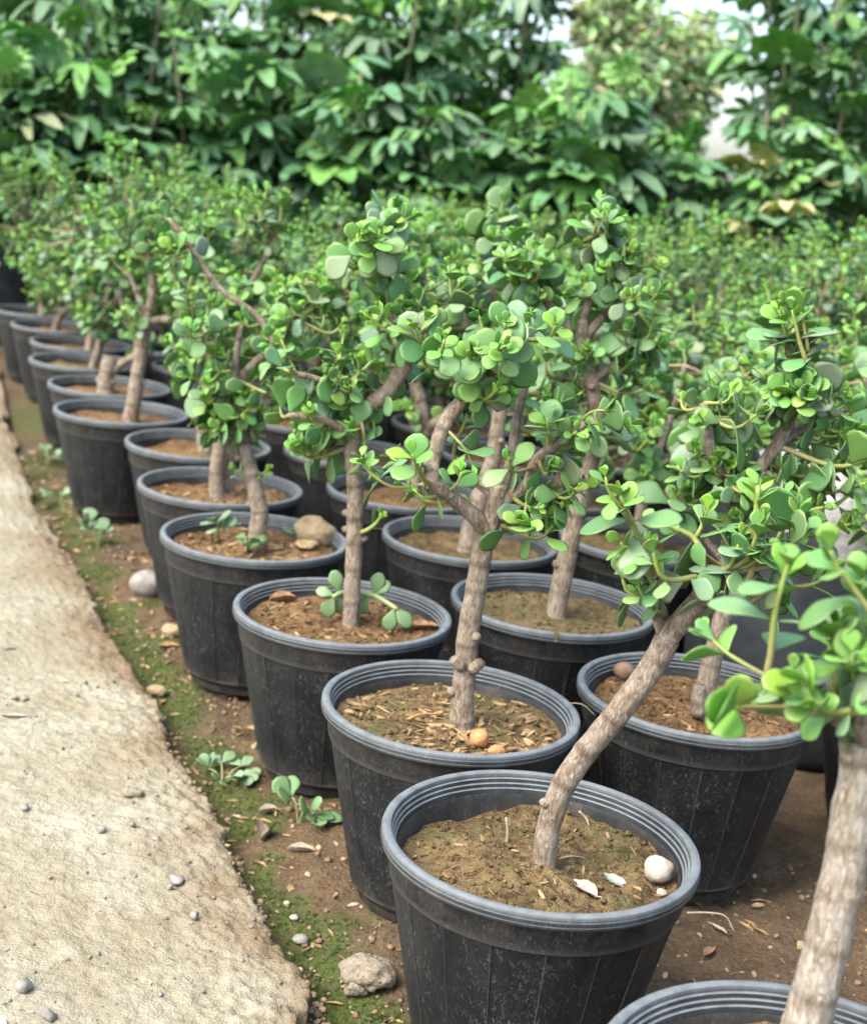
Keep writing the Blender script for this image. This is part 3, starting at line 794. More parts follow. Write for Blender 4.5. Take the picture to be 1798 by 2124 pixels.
# --- D
x, y = ROW0[3]; T = Tree((x, y, 0), 15); TD = T
T.pot(soil_me=special_soil('D', .216, 'soil_brown', 8.3, amp=.007), rot=.9); add_litter(T, 'D', 150, 4, size=(.006, .026), center=(.06, -.02))
px_limb(T, [(522, 1115), (525, 1075), (528, 1040), (515, 980), (500, 920), (485, 860), (478, 800)], y, 40, 28, name='trunk', knobs=2)
px_limb(T, [(480, 820), (500, 760), (560, 700), (600, 640)], y, 22, 14)
px_limb(T, [(485, 850), (450, 800), (430, 740), (420, 680)], y, 20, 12)
px_limb(T, [(480, 820), (480, 740, -.03), (490, 660, -.04)], y, 18, 11)
px_limb(T, [(560, 700), (520, 640), (450, 590), (400, 520), (345, 445)], y, 16, 8)
for cx, cy, rx, ry, n in ((430, 790, 65, 80, 8), (500, 770, 80, 70, 10), (580, 690, 90, 70, 10), (440, 660, 70, 70, 7), (620, 600, 80, 60, 6), (350, 470, 45, 50, 4), (430, 860, 60, 50, 6), (480, 830, 60, 50, 6)):
    px_blob(T, cx, cy, rx, ry, n, y, size=.030)
px_shoot(T, [(515, 985), (490, 965, -.01), (475, 950, -.015)], y, 8, 30, .020)
px_shoot(T, [(515, 985), (535, 965, -.01), (545, 955, -.015)], y, 8, 30, .020)
T.finish('jade tree with a bent trunk and a broken yellow sandstone lump on its soil')

# --- E: two stems
x, y = ROW0[4]; T = Tree((x, y, 0), 16)
T.pot(soil_me=special_soil('E', .214, 'soil_brown', 12.3, amp=.007)); add_litter(T, 'E', 120, 6, size=(.006, .024), center=(.03, .0))
px_limb(T, [(442, 1020), (440, 960), (448, 900), (450, 840), (440, 780)], y, 32, 22, name='trunk', knobs=2)
px_limb(T, [(466, 1012, .03), (462, 960, .03), (470, 880, .03), (480, 800, .03), (520, 720, .03)], y, 30, 18, name='trunk')
px_limb(T, [(445, 820), (420, 740), (410, 660)], y, 18, 11)
px_limb(T, [(480, 800, .03), (500, 700, .05), (480, 600, .05)], y, 18, 10)
for cx, cy, rx, ry, n in ((420, 720, 70, 70, 8), (520, 640, 90, 80, 12), (430, 580, 70, 70, 8), (600, 560, 70, 60, 6)):
    px_blob(T, cx, cy, rx, ry, n, y, size=.030)
T.finish('jade tree with twin upright stems sharing one black pot by the path')

# --- F
x, y = ROW0[5]; T = Tree((x, y, 0), 17)
T.pot('soil_brown')
px_limb(T, [(418, 935), (415, 890), (412, 830), (420, 760), (430, 700)], y, 34, 24, name='trunk', knobs=1)
px_limb(T, [(425, 720), (470, 640), (520, 560), (560, 480)], y, 18, 9)
px_limb(T, [(430, 700), (400, 600), (390, 500)], y, 17, 9)
for cx, cy, rx, ry, n in ((400, 540, 80, 80, 12), (500, 500, 90, 70, 12), (560, 440, 70, 60, 7), (450, 650, 80, 60, 6)):
    px_blob(T, cx, cy, rx, ry, n, y, size=.030)
T.finish('bushy jade tree in the pot just beyond the twin-stemmed one')

# --- G
x, y = ROW0[6]; T = Tree((x, y, 0), 18)
T.pot('soil_brown'); 
px_limb(T, [(262, 865), (270, 830), (280, 760), (292, 690), (300, 645)], y, 34, 24, name='trunk', knobs=1)
px_limb(T, [(300, 655), (335, 650), (375, 655), (400, 640)], y, 18, 10)
px_limb(T, [(300, 650), (310, 580), (300, 500), (290, 440)], y, 18, 9)
px_limb(T, [(300, 650), (280, 600), (265, 560)], y, 14, 8)
for cx, cy, rx, ry, n in ((275, 600, 40, 60, 6), (300, 480, 70, 60, 11), (360, 570, 60, 60, 7), (330, 420, 60, 50, 7)):
    px_blob(T, cx, cy, rx, ry, n, y, size=.029)
T.finish('jade tree with a slim tilted trunk and a side arm reaching over the next pot')

# --- H: cut stump with side shoot
x, y = ROW0[7]; T = Tree((x, y, 0), 19)
T.pot('soil_brown')
px_limb(T, [(214, 800), (216, 770), (222, 742), (226, 728)], y, 34, 30, name='trunk', knobs=2)
px_limb(T, [(222, 760), (250, 738), (275, 722), (280, 690)], y, 20, 12)
px_limb(T, [(280, 700), (250, 620, .05), (240, 520, .05)], y, 13, 8)
for cx, cy, rx, ry, n in ((290, 690, 30, 40, 4), (245, 490, 60, 70, 14)):
    px_blob(T, cx, cy, rx, ry, n, y, size=.028)
T.finish('jade tree cut back to a short stump with one side shoot')

# --- P (beside A), tall crown to the right
x, y = ROW1[1]; T = Tree((x, y, 0), 20); TP = T
T.pot(soil_me=special_soil('P', .210, 'soil_brown', 15.3, amp=.008)); add_litter(T, 'P', 90, 14, size=(.004, .016))
px_limb(T, [(1428, 1465), (1434, 1420), (1445, 1360), (1462, 1290), (1476, 1220), (1480, 1150), (1488, 1080), (1500, 1010)], y, 46, 34, name='trunk', knobs=2)
px_limb(T, [(1422, 1455, -.02), (1420, 1420, -.02), (1424, 1395, -.02)], y, 34, 26)
px_limb(T, [(1490, 1080), (1530, 980), (1590, 890), (1625, 800), (1640, 765)], y, 32, 24)
px_limb(T, [(1498, 1020), (1450, 930, -.02), (1440, 860, -.02), (1432, 820, -.02)], y, 26, 18)
px_limb(T, [(1480, 1150), (1420, 1080, .02), (1370, 1040, .03)], y, 18, 10)
px_limb(T, [(1590, 900), (1660, 860, .02), (1730, 830, .03)], y, 20, 11)
for cx, cy, rx, ry, n in ((1420, 870, 70, 80, 9), (1470, 950, 80, 60, 8), (1560, 800, 80, 70, 8), (1660, 740, 95, 80, 5), (1700, 880, 70, 80, 7), (1600, 640, 50, 60, 4), (1560, 960, 80, 50, 5), (1690, 990, 80, 70, 6), (1450, 1010, 70, 40, 4)):
    px_blob(T, cx, cy, rx, ry, n, y, size=.032)
px_shoot(T, [(1640, 790), (1640, 740, -.02), (1625, 690, -.02), (1612, 630, -.02)], y, 14, 120, .033, az=.3)
T.finish('tall spreading jade tree in the pot with a rounded brown stone')

# --- Q: cracked rim
x, y = ROW1[2]; T = Tree((x, y, 0), 21)
T.pot(soil_me=special_soil('Q', .216, 'soil_olive', 19.3, amp=.003), rim=RIM_CRACK, rot=rad(-1)); add_litter(T, 'Q', 40, 15, size=(.003, .012))
px_limb(T, [(1128, 1280), (1135, 1230), (1150, 1150), (1168, 1070), (1192, 970), (1214, 890), (1208, 810), (1192, 720), (1182, 650)], y, 46, 28, name='trunk', knobs=3)
px_limb(T, [(1188, 690), (1230, 640), (1256, 600)], y, 22, 13)
px_limb(T, [(1182, 660), (1205, 590), (1235, 530), (1218, 480)], y, 22, 13)
px_limb(T, [(1188, 690), (1140, 645), (1095, 595), (1055, 555)], y, 22, 12)
px_limb(T, [(1200, 780), (1250, 740), (1290, 700)], y, 18, 11)
px_limb(T, [(1205, 800), (1150, 770), (1110, 790)], y, 18, 11)
for cx, cy, rx, ry, n in ((1080, 520, 70, 70, 9), (1110, 600, 60, 60, 6), (1230, 470, 70, 60, 8), (1270, 570, 70, 70, 8), (1300, 680, 50, 60, 5), (1130, 750, 70, 60, 5), (1210, 740, 50, 60, 4), (1230, 860, 70, 50, 5), (1290, 780, 60, 50, 4)):
    px_blob(T, cx, cy, rx, ry, n, y, size=.032)
T.finish('jade tree rooted in the pot whose rim is cracked through')

# --- R
x, y = ROW1[3]; T = Tree((x, y, 0), 22)
T.pot('soil_ochre')
px_limb(T, [(952, 1135), (958, 1085), (975, 1020), (1000, 950), (1012, 880), (1018, 800), (1005, 720)], y, 46, 26, name='trunk', knobs=2)
px_limb(T, [(962, 1060), (945, 1030), (940, 1018)], y, 32, 26)
px_limb(T, [(1010, 760), (960, 680), (930, 600)], y, 18, 10)
px_limb(T, [(1010, 760), (1020, 660), (1000, 560), (1010, 460)], y, 18, 9)
for cx, cy, rx, ry, n in ((930, 560, 80, 80, 12), (1010, 470, 70, 70, 11), (970, 660, 80, 60, 9)):
    px_blob(T, cx, cy, rx, ry, n, y, size=.031)
T.finish('jade tree with a short cut stub low on the trunk, between two path-side trees')

# --- S
x, y = ROW1[4]; T = Tree((x, y, 0), 23)
T.pot('soil_brown')
px_limb(T, [(845, 1040), (845, 980), (860, 900), (855, 820), (830, 740)], y, 38, 24, name='trunk', knobs=1)
px_limb(T, [(858, 880), (905, 845), (950, 800)], y, 26, 14)
px_limb(T, [(850, 870), (835, 840), (830, 830)], y, 22, 18)
px_limb(T, [(835, 760), (870, 650), (860, 540)], y, 18, 9)
px_limb(T, [(835, 760), (760, 680), (720, 600)], y, 18, 9)
for cx, cy, rx, ry, n in ((860, 520, 70, 70, 11), (720, 590, 70, 70, 10), (840, 830, 40, 30, 3), (800, 660, 80, 60, 8)):
    px_blob(T, cx, cy, rx, ry, n, y, size=.030)
T.finish('jade tree forked low, standing behind the short-stubbed tree, second row from the path')

# ------------------------------------------------------------------ prototypes for the crowd of trees behind
def auto_tree(seed, far, size=.029, nsh=34, cap=220, hgt=.34):
    T = Tree((0, 0, 0), seed, far, cap); r_ = T.r
    T.pot()
    lean = Vector((r_.gauss(0, .035), r_.gauss(0, .035), 0))
    h = r_.uniform(.13, .2)
    top = Vector((lean.x, lean.y, .205 + h))
    bx, by = r_.uniform(-.02, .02), r_.uniform(-.02, .02)
    T.limb([Vector((bx, by, .20)), Vector((bx + lean.x * .3, by + lean.y * .5, .205 + h * .5)), top], r_.uniform(.012, .017), .0095, name='trunk', knobs=0 if far else 2)
    n = r_.choice([3, 4])
    a0 = r_.random() * 6.28
    for i in range(n):
        a = a0 + i * 6.28 / n + r_.gauss(0, .3); rr = r_.uniform(.06, .13); z2 = r_.uniform(.10, .2)
        e = top + Vector((math.cos(a) * rr, math.sin(a) * rr, z2))
        md = top + Vector((math.cos(a) * rr * .65, math.sin(a) * rr * .65, z2 * .4))
        st = top - Vector((0, 0, r_.uniform(.0, .06)))
        T.limb([st, md, e], .0075, .004)
    T.blob(top + Vector((0, 0, hgt * .40)), (.175, .175, hgt * .48), nsh, size=size)
    return T
mid_protos = [auto_tree(100 + i, False, size=.030, nsh=30, cap=230, hgt=.33 + .05 * (i % 2)) for i in range(3)]
for T in mid_protos: T.finish('x', None)
far_protos = [auto_tree(200 + i, True, size=.030, nsh=54, hgt=(.32, .40, .48)[i % 3]) for i in range(6)]
for T in far_protos: T.finish('x', None)
used = set()
def copy_tree(root, loc, rz, sc, label, group):
    if root.name not in used:
        used.add(root.name); c = root
    else:
        c = root.copy(); C.objects.link(c)
        for ch in root.children:
            d = ch.copy(); C.objects.link(d); d.parent = c
            for g in ch.children:
                e = g.copy(); C.objects.link(e); e.parent = d; e.color = g.color
    c.location = loc; c.rotation_euler.z = rz; c.scale = (1, 1, 1)
    c['label'] = label; c['group'] = group
    return c
a1 = Vector((-.122, .325)); a2 = Vector((.306, .128))
ORD = ['first', 'second', 'third', 'fourth', 'fifth', 'sixth', 'seventh', 'eighth', 'ninth', 'tenth', 'eleventh', 'twelfth', 'thirteenth', 'fourteenth', 'fifteenth']
crowd = []
for i in range(8, len(ROW0)): crowd.append((0, i, *ROW0[i]))
for i in range(5, len(ROW1)): crowd.append((1, i, *ROW1[i]))
BAGS = [(2, 2), (3, 8), (2, 9)]
for j in range(2, 9):
    for i in range(0, 13):
        c = Vector((.132, 1.233)) + a1 * i + a2 * j
        if i >= 7: c.x -= .03 * (i - 6)
        if c.y > 5.45 or (j, i) in BAGS: continue
        if j == 2 and i == 1: c = Vector((.685, 1.80))
        if j == 2 and i == 0: continue
        crowd.append((j, i, c.x + random.gauss(0, .012), c.y + random.gauss(0, .012)))
rows_seen = {}
crowd2 = []
for j, i, x, y in crowd:
    pc = project((x, y, .5)); pt = project((x, y, .75))
    wpx = .26 * F_PX / K / pc[2]
    if pc[0] + wpx < -10 or pc[0] - wpx > 1775 or pt[1] > 2000: continue
    crowd2.append((j, i, x, y))
crowd2.sort(key=lambda q: q[3])
cnt = {0: 8, 1: 5}
km = kf = 0
for j, i, x, y in crowd2:
    n = cnt.get(j, 0); cnt[j] = n + 1
    if y < 3.35: src = mid_protos[km % 3]; km += 1
    else: src = far_protos[kf % 6]; kf += 1
    if j == 0: lab = 'jade tree in black pot, %s tree along the row beside the path' % ORD[n]
    else: lab = 'jade tree in black pot, %s along the %s row from the path' % (ORD[n], ORD[j])
    copy_tree(src.root, (x, y, 0), random.random() * 6.28, 1, lab, 'potted jade trees standing in rows')

# ------------------------------------------------------------------ grow bags among the pots
def grow_bag(name, x, y, r, h, label, seed, tree=None):
    r_ = random.Random(seed); root = bpy.data.objects.new(name, None); root.location = (x, y, 0); C.objects.link(root)
    mb = MB(); n = 64
    prof = [(0, .004), (r * .93, .004), (r * .97, .02), (r, .06)] + [(r * (1 + .012 * math.sin(z * 31 + seed)), z) for z in np.linspace(.1, h, 8)]
    vs = []; fs = []
    for i, (rr, z) in enumerate(prof):
        for k in range(n):
            a = 2 * math.pi * k / n
            w = rr * (1 + (.02 * float(fbm(math.cos(a) * 2.2 + seed, math.sin(a) * 2.2, z * 5, 3))))
            vs.append((w * math.cos(a), w * math.sin(a), z))
    for i in range(len(prof) - 1):
        for k in range(n): fs.append((i * n + k, i * n + (k + 1) % n, (i + 1) * n + (k + 1) % n, (i + 1) * n + k))
    mb.add(vs, fs); link('bag_wall', mb.mesh('bag_wall', M['black_pot']), root)
    # folded-over pale lining round the mouth
    mb = MB(); vs = []; fs = []
    cuff = [(1.005, -.045), (1.014, -.012), (1.012, .018), (.985, .030), (.95, .020), (.90, -.010), (.84, -.03), (.78, -.045)]
    for i, (f_, dz) in enumerate(cuff):
        for k in range(n):
            a = 2 * math.pi * k / n
            u = float(fbm(math.cos(a) * 3 + seed, math.sin(a) * 3, i * .25, 4))
            rr = r * f_ * (1 + .022 * u + .02 * float(fbm(math.cos(a) * 2.2 + seed, math.sin(a) * 2.2, h * 5, 3)) * (i < 3))
            z = h + dz + .018 * u + (.03 * float(vnoise(math.cos(a) * 5, math.sin(a) * 5, seed)) if i == 0 else 0)
            vs.append((rr * math.cos(a), rr * math.sin(a), z))
    for i in range(len(cuff) - 1):
        for k in range(n): fs.append((i * n + k, i * n + (k + 1) % n, (i + 1) * n + (k + 1) % n, (i + 1) * n + k))
    mb.add(vs, fs); link('folded_lining', mb.mesh('folded_lining', M['bag_film']), root)
    mb = MB(); vs = [(0, 0, h - .03)]; fs = []
    for q in range(1, 9):
        for k in range(n):
            a = 2 * math.pi * k / n; rr = r * .84 * q / 8
            vs.append((rr * math.cos(a), rr * math.sin(a), h - .035 + .012 * float(fbm(rr * 20 * math.cos(a) + seed, rr * 20 * math.sin(a), None, 3))))
    fs = [(0, 1 + k, 1 + (k + 1) % n) for k in range(n)] + [(1 + i * n + k, 1 + (i + 1) * n + k, 1 + (i + 1) * n + (k + 1) % n, 1 + i * n + (k + 1) % n) for i in range(7) for k in range(n)]
    mb.add(vs, fs); link('soil', mb.mesh('soil', M['soil_brown']), root)
    tag(root, label, 'grow bag'); return root
grow_bag('grow_bag', .640, 2.235, .205, .40, 'large smooth black grow bag with a pale folded lining round its mouth', 3)
grow_bag('grow_bag', .10, 4.10, .19, .42, 'black grow bag among the fourth row of jade trees', 5)
grow_bag('grow_bag', -.42, 4.55, .20, .42, 'black grow bag with a white lining in the third row of jade trees', 8)

# ------------------------------------------------------------------ background: umbrella shrubs in big pots
def palmate_mesh(name, n, L, W, droop, spread, seed, pet=.16):
    r_ = random.Random(seed); mb = MB()
    hub = Vector((pet, 0, .02))
    tube(mb, [Vector((0, 0, 0)), Vector((pet * .5, 0, .03)), hub], [.004, .0032, .0028], 5, False)
    for i in range(n):
        a = (i - (n - 1) / 2) * spread / max(1, n - 1) + r_.gauss(0, .06)
        l = L * (1 - .28 * abs(i - (n - 1) / 2) / (n / 2)) * r_.uniform(.9, 1.08)
        dx = Vector((math.cos(a), math.sin(a), 0)); dy = Vector((-math.sin(a), math.cos(a), 0))
        vs = []; fs = []; rows = 7
        for j in range(rows + 1):
            t = j / rows
            w = W * l * (math.sin(math.pi * (.05 + .90 * t) ** 1.15) ** .7) * .5
            z = -droop * l * t * t + .10 * l * t
            c = hub + dx * (l * (.10 + .9 * t)) + Vector((0, 0, z))
            und = .03 * l * math.sin(t * 11 + i)
            for yk, zz in ((-1, .20 * w + und), (0, -.03 * w), (1, .20 * w - und)):
                vs.append(c + dy * (w * yk) + Vector((0, 0, zz)))
        for j in range(rows):
            for k in range(2):
                q = j * 3 + k; fs.append((q, q + 3, q + 4, q + 1))
        o = len(vs)
        vs += [v_ - Vector((0, 0, .0012)) for v_ in vs]
        fs += [tuple(x + o for x in f_[::-1]) for f_ in fs]
        mb.add(vs, fs)
    return mb.mesh(name, M['shrub'])
PALM = [palmate_mesh('leaf', 8, .15, .40, .45, 5.4, 1), palmate_mesh('leaf', 9, .125, .38, .6, 5.7, 2), palmate_mesh('leaf', 7, .17, .62, .25, 4.6, 3), palmate_mesh('leaf', 7, .16, .42, .85, 4.8, 4), palmate_mesh('leaf', 5, .12, .30, .2, 2.6, 5, .07)]
mb = MB(); lathe(mb, [(0, .01), (.17, .01), (.175, .0), (.18, .02), (.215, .36), (.23, .365), (.232, .40), (.222, .405), (.212, .40), (.205, .33), (0, .33)], 40)
BIGPOT = mb.mesh('pot', M['black_pot'], sharp=35)
GREENS = [(.125, .280, .115), (.150, .310, .115), (.120, .265, .125), (.165, .335, .110), (.165, .295, .150), (.22, .34, .20)]
NEWG = [(.16, .35, .08), (.20, .38, .10)]
PALE = [(.48, .50, .20), (.40, .46, .24), (.52, .50, .26)]
def shrub(x, y, h, seed, label, nleaf=70, pale=0., wide=.45, group='umbrella shrubs behind the jade trees'):
    r_ = random.Random(seed); root = bpy.data.objects.new('umbrella_shrub', None); root.location = (x, y, 0); C.objects.link(root)
    link('pot', BIGPOT, root)
    stems = []
    for i in range(r_.randint(4, 6)):
        a = r_.random() * 6.28; q = r_.uniform(.2, .8) * wide; hh = h * r_.uniform(.68, 1.)
        pts = [Vector((math.cos(a) * .08, math.sin(a) * .08, .33)), Vector((math.cos(a) * q * .6, math.sin(a) * q * .6, .33 + (hh - .33) * .5)), Vector((math.cos(a) * q, math.sin(a) * q, hh))]
        P_, par = spline(pts, .06); stems.append(P_)
        mb = MB(); tube(mb, P_, [.013 - .008 * t for t in par], 6); link('stem', mb.mesh('stem', M['wood']), root)
    for i in range(nleaf):
        P_ = r_.choice(stems); t = 1 - r_.random() ** 1.1 * .97
        q = P_[min(len(P_) - 1, int(t * (len(P_) - 1)))]
        top = t > .93
        a = r_.random() * 6.28; el = r_.gauss(.25, .3) if not top else r_.gauss(.75, .25)
        d = Vector((math.cos(a) * math.cos(el), math.sin(a) * math.cos(el), math.sin(el)))
        n = Vector((0, 0, 1)) + Vector((math.cos(a), math.sin(a), 0)) * r_.uniform(.1, .8)
        n = (n - d * n.dot(d)).normalized(); y_ = n.cross(d)
        s_ = r_.uniform(.6, 1.08) * (.65 if top else 1)
        o = bpy.data.objects.new('leaf', PALM[4] if (top and r_.random() < .4) else PALM[r_.randrange(4)]); C.objects.link(o); o.parent = root
        o.matrix_local = Matrix(((d.x * s_, y_.x * s_, n.x * s_, q.x), (d.y * s_, y_.y * s_, n.y * s_, q.y), (d.z * s_, y_.z * s_, n.z * s_, q.z), (0, 0, 0, 1)))
        if r_.random() < pale: c = r_.choice(PALE)
        elif top or r_.random() < .10: c = r_.choice(NEWG)
        else: c = r_.choice(GREENS)
        k = r_.uniform(.8, 1.25); o.color = (c[0] * k, c[1] * k, c[2] * k, 1)
    tag(root, label, 'shrub', group)
NTH = ORD + ['sixteenth', 'seventeenth', 'eighteenth', 'nineteenth', 'twentieth']
gap = lambda x, y: abs(x / y - .121) < .082
sd_ = 0
for row, (yy, sp_, hh, nl) in enumerate(((5.85, .46, 1.25, 190), (6.65, .60, 1.9, 190), (7.5, .66, 2.2, 150), (8.6, .8, 2.7, 140))):
    xs = np.arange(-.36 * yy - .3, .36 * yy + .5, sp_)
    for q, x in enumerate(xs):
        sd_ += 1; r_ = random.Random(sd_ * 7 + 1)
        x = x + r_.uniform(-.1, .1); yv = yy + r_.uniform(-.15, .15)
        h = hh * r_.uniform(.88, 1.12)
        if gap(x, yv): h = min(h, (1.12 if abs(x / yv - .121) < .055 else 1.3) + .03 * row)
        if row == 3 and gap(x, yv): continue
        pale = .12 if (row == 0 and .20 < x / yv < .28) else .012
        lab = ['leafy umbrella shrub right behind the jade trees', 'umbrella shrub in the second line behind the jade trees', 'tall umbrella shrub in the third line', 'tallest umbrella shrub of the back line'][row]
        lab = '%s, %s from the path side' % (lab, NTH[min(q, 19)])
        if pale > .1: lab = 'umbrella shrub with several pale yellow leaves behind the jade trees'
        shrub(x, yv, h, sd_, lab, nl, pale, group=['front line of umbrella shrubs', 'second line of umbrella shrubs', 'third line of umbrella shrubs', 'back line of umbrella shrubs'][row] if pale < .1 else 'umbrella shrubs with pale leaves')

def leafy_tree(name, x, y, h, cr_, seed, cols, label, nl=2600, lsz=.11, trunk_r=.06, droop=.5):
    r_ = random.Random(seed); root = bpy.data.objects.new(name, None); root.location = (x, y, 0); C.objects.link(root)
    mb = MB(); P_, par = spline([Vector((0, 0, -.02)), Vector((.05, 0, h * .35)), Vector((-.03, .03, h * .8))], .1)
    tube(mb, P_, [trunk_r * (1 - .75 * t) for t in par], 9, True, .08)
    ends = []
    for i in range(14):
        a = r_.random() * 6.28; q = P_[int(len(P_) * r_.uniform(.4, .98))]
        e = Vector((math.cos(a) * cr_ * r_.uniform(.4, .95), math.sin(a) * cr_ * r_.uniform(.4, .95), h * r_.uniform(.55, 1.)))
        b1, p1 = spline([q, (q + e) / 2 + Vector((0, 0, .1)), e], .1); tube(mb, b1, [trunk_r * .3 * (1 - .8 * t) for t in p1], 5); ends.append(b1)
    link('trunk', mb.mesh('trunk', M['wood']), root)
    mb = MB()
    for i in range(nl):
        b1 = r_.choice(ends); q = b1[r_.randrange(len(b1) // 3, len(b1))] + Vector((r_.gauss(0, .14), r_.gauss(0, .14), r_.gauss(-.05, .14))) * (cr_ / .8)
        d = Vector((r_.gauss(0, 1), r_.gauss(0, 1), r_.gauss(-droop, .5))).normalized(); n = d.orthogonal(); y_ = n.cross(d)
        A_ = np.array((d[:], (y_ * .5)[:], n[:])) * lsz * r_.uniform(.6, 1.3)
        mb.add((LOWV @ A_ + np.array(q[:])).tolist(), LOWF, col=tuple(v_ * r_.uniform(.75, 1.25) for v_ in r_.choice(cols)))
    link('crown', mb.mesh('crown', M['pale_leaf']), root)['kind'] = 'stuff'
    tag(root, label, 'tree')
leafy_tree('pale_tree', 1.28, 12.0, 2.50, .70, 5, [(.42, .56, .28), (.47, .60, .33), (.38, .53, .25)], 'pale yellow-green tree with fine drooping foliage standing far behind the shrubs', 8500, .13)

# ------------------------------------------------------------------ stones, fallen leaves, weeds and litter
def stone(name, mat, pos, r, label, cat='stone', seed=1., amp=.16, sub=3, group=None, rz=0.):   # lies slightly sunk in what carries it
    me = blob_mesh(name, M[mat], r, sub, amp, 1.5, seed)
    zmin = min(v_.co.z for v_ in me.vertices)
    o = link(name, me, None, (pos[0], pos[1], pos[2] - zmin - r[2] * .22)); o.rotation_euler.z = rz
    return tag(o, label, cat, group)
def in_pot(T_, key, px, py):
    z0 = .205 if key not in SPECIAL_SOIL else float(np.median(SPECIAL_SOIL[key][1][:, 2]))
    q = on_z(px, py, z0); l = q - T_.base
    r = math.hypot(l.x, l.y)
    if r > .118: l.x *= .118 / r; l.y *= .118 / r
    return Vector((T_.base.x + l.x, T_.base.y + l.y, soil_height(SPECIAL_SOIL[key][1], l.x, l.y)))
stone('pebble', 'white_stone', in_pot(TA, 'A', 1336, 1800), (.0145, .0125, .0125), 'smooth whitish pebble lying on soil inside the pot of the leaning jade tree', seed=3.2, rz=.4)
stone('pebble', 'white_stone', in_pot(TA, 'A', 1352, 1822), (.005, .004, .0035), 'tiny pale stone chip beside the whitish pebble', seed=6.2)
stone('stone', 'orange_stone', in_pot(TB, 'B', 975, 1512), (.0115, .0105, .0105), 'round orange stone, the fuller of two on one pot of soil', seed=1.2, amp=.10)
stone('stone', 'orange_stone', in_pot(TB, 'B', 1010, 1528), (.0105, .008, .007), 'flatter orange stone half hidden by the pot rim', seed=2.2, amp=.10)
stone('stone', 'sandstone', in_pot(TD, 'D', 676, 1102), (.034, .024, .024), 'yellow sandstone lump resting against the inside of a pot', seed=5.2, amp=.25)
stone('stone', 'sandstone', in_pot(TD, 'D', 625, 1120), (.020, .014, .008), 'flat pale sandstone flake beside the yellow sandstone lump', seed=7.7, amp=.3)
stone('stone', 'brown_stone', in_pot(TP, 'P', 1266, 1392), (.015, .013, .012), 'rounded brown stone near the back wall of a pot', seed=9.1, amp=.08)
def gpos(px, py, z=0.):
    q = on_z(px, py, z); return Vector((q.x, q.y, ground_z(q.x, q.y)))
def ppos(px, py):
    q = on_z(px, py, .019); return Vector((q.x, q.y, path_z(q.x, q.y)))
stone('stone', 'grey_stone', gpos(298, 1208), (.034, .028, .026), 'large smooth grey stone on the ground against a pot', seed=2.9, amp=.07)
stone('rubble', 'concrete_lump', gpos(752, 1975), (.028, .022, .022), 'crumbly concrete lump on the ground beside the front pot', 'rubble', seed=4.4, amp=.34, sub=4)
stone('rubble', 'concrete_lump', gpos(728, 1985), (.014, .012, .011), 'small crumbly concrete piece touching the bigger lump', 'rubble', seed=8.4, amp=.34)
stone('pebble', 'grey_stone', gpos(668, 2062), (.011, .010, .009), 'grey pebble on moss below the broken corner of the path', seed=1.9)
stone('pebble', 'white_stone', gpos(585, 1820), (.004, .0035, .003), 'small white pebble on the ground strip by the path edge', seed=2.7)
stone('pebble', 'sandstone', gpos(350, 1283), (.019, .012, .011), 'long tan stone on the ground between two path-side pots', seed=3.1)
stone('pebble', 'sandstone', gpos(320, 1392), (.016, .012, .010), 'broken tan stone on moss by the path edge', seed=4.1, amp=.3)
stone('pebble', 'grey_stone', gpos(615, 1880), (.009, .008, .006), 'dull grey pebble on bare soil beside the path', seed=4.6)
stone('pebble', 'white_stone', gpos(600, 1845), (.0052, .004, .0035), 'cream pebble lying on bare soil beside the path', seed=5.7)
for i, (px, py, r) in enumerate(((360, 1796, .0085), (345, 1808, .0050), (48, 2018, .0095), (30, 1422, .006), (52, 1424, .0055), (172, 1388, .005), (155, 1420, .004), (395, 1868, .006), (270, 1690, .0045), (318, 1712, .005), (205, 1700, .006), (50, 1655, .006), (100, 2080, .008))):
    stone('path_pebble', 'grey_stone', ppos(px, py), (r, r * .8, r * .65), 'small grey pebble lying loose on the pale path', 'pebble', seed=i * 1.7, amp=.42, sub=2, group='loose pebbles on the path', rz=i)
stone('path_chip', 'concrete_lump', ppos(268, 1622), (.016, .009, .005), 'flat pale concrete chip lying on the path', 'rubble', seed=3.3, amp=.25)

def dry_leaf(name, mat, pos, L, W, rz, label, curl=.25, tilt=0., cat='dry leaf', group=None):
    mb = MB(); vs = []; fs = []; rows, cols = 9, 5
    for i in range(rows + 1):
        t = i / rows; w = W * (math.sin(math.pi * (.04 + .95 * t)) ** .75) / 2
        for k in range(cols):
            u = k / (cols - 1) * 2 - 1
            z = curl * w * u * u * 1.6 + curl * L * .35 * (t - .5) ** 2 - (.0008 if k == 2 else 0) + .0012 * float(vnoise(t * 7 + rz, u * 3))
            vs.append((L * (t - .5), w * u, z + .0015))
    n = len(vs)
    for i in range(rows):
        for k in range(cols - 1):
            q = i * cols + k; fs.append((q, q + cols, q + cols + 1, q + 1))
    top = [tuple(x + n for x in f_[::-1]) for f_ in fs]
    mb.add(vs + [(a, b_, c - .0009) for a, b_, c in vs], fs + top)
    tube(mb, [Vector((L * .5, 0, .0015 + curl * L * .09)), Vector((L * .62, .002, .003)), Vector((L * .74, .001, .0015))], [.0008, .0007, .0005], 5)
    o = link(name, mb.mesh(name, M[mat]), None, (pos[0], pos[1], pos[2] + .002)); o.rotation_euler = (0, tilt, rz)
    return tag(o, label, cat, group)
dry_leaf('dry_leaf', 'dry_pale', in_pot(TA, 'A', 1190, 1806), .034, .018, -.95, 'pale veined dry leaf on the soil of the leaning tree')
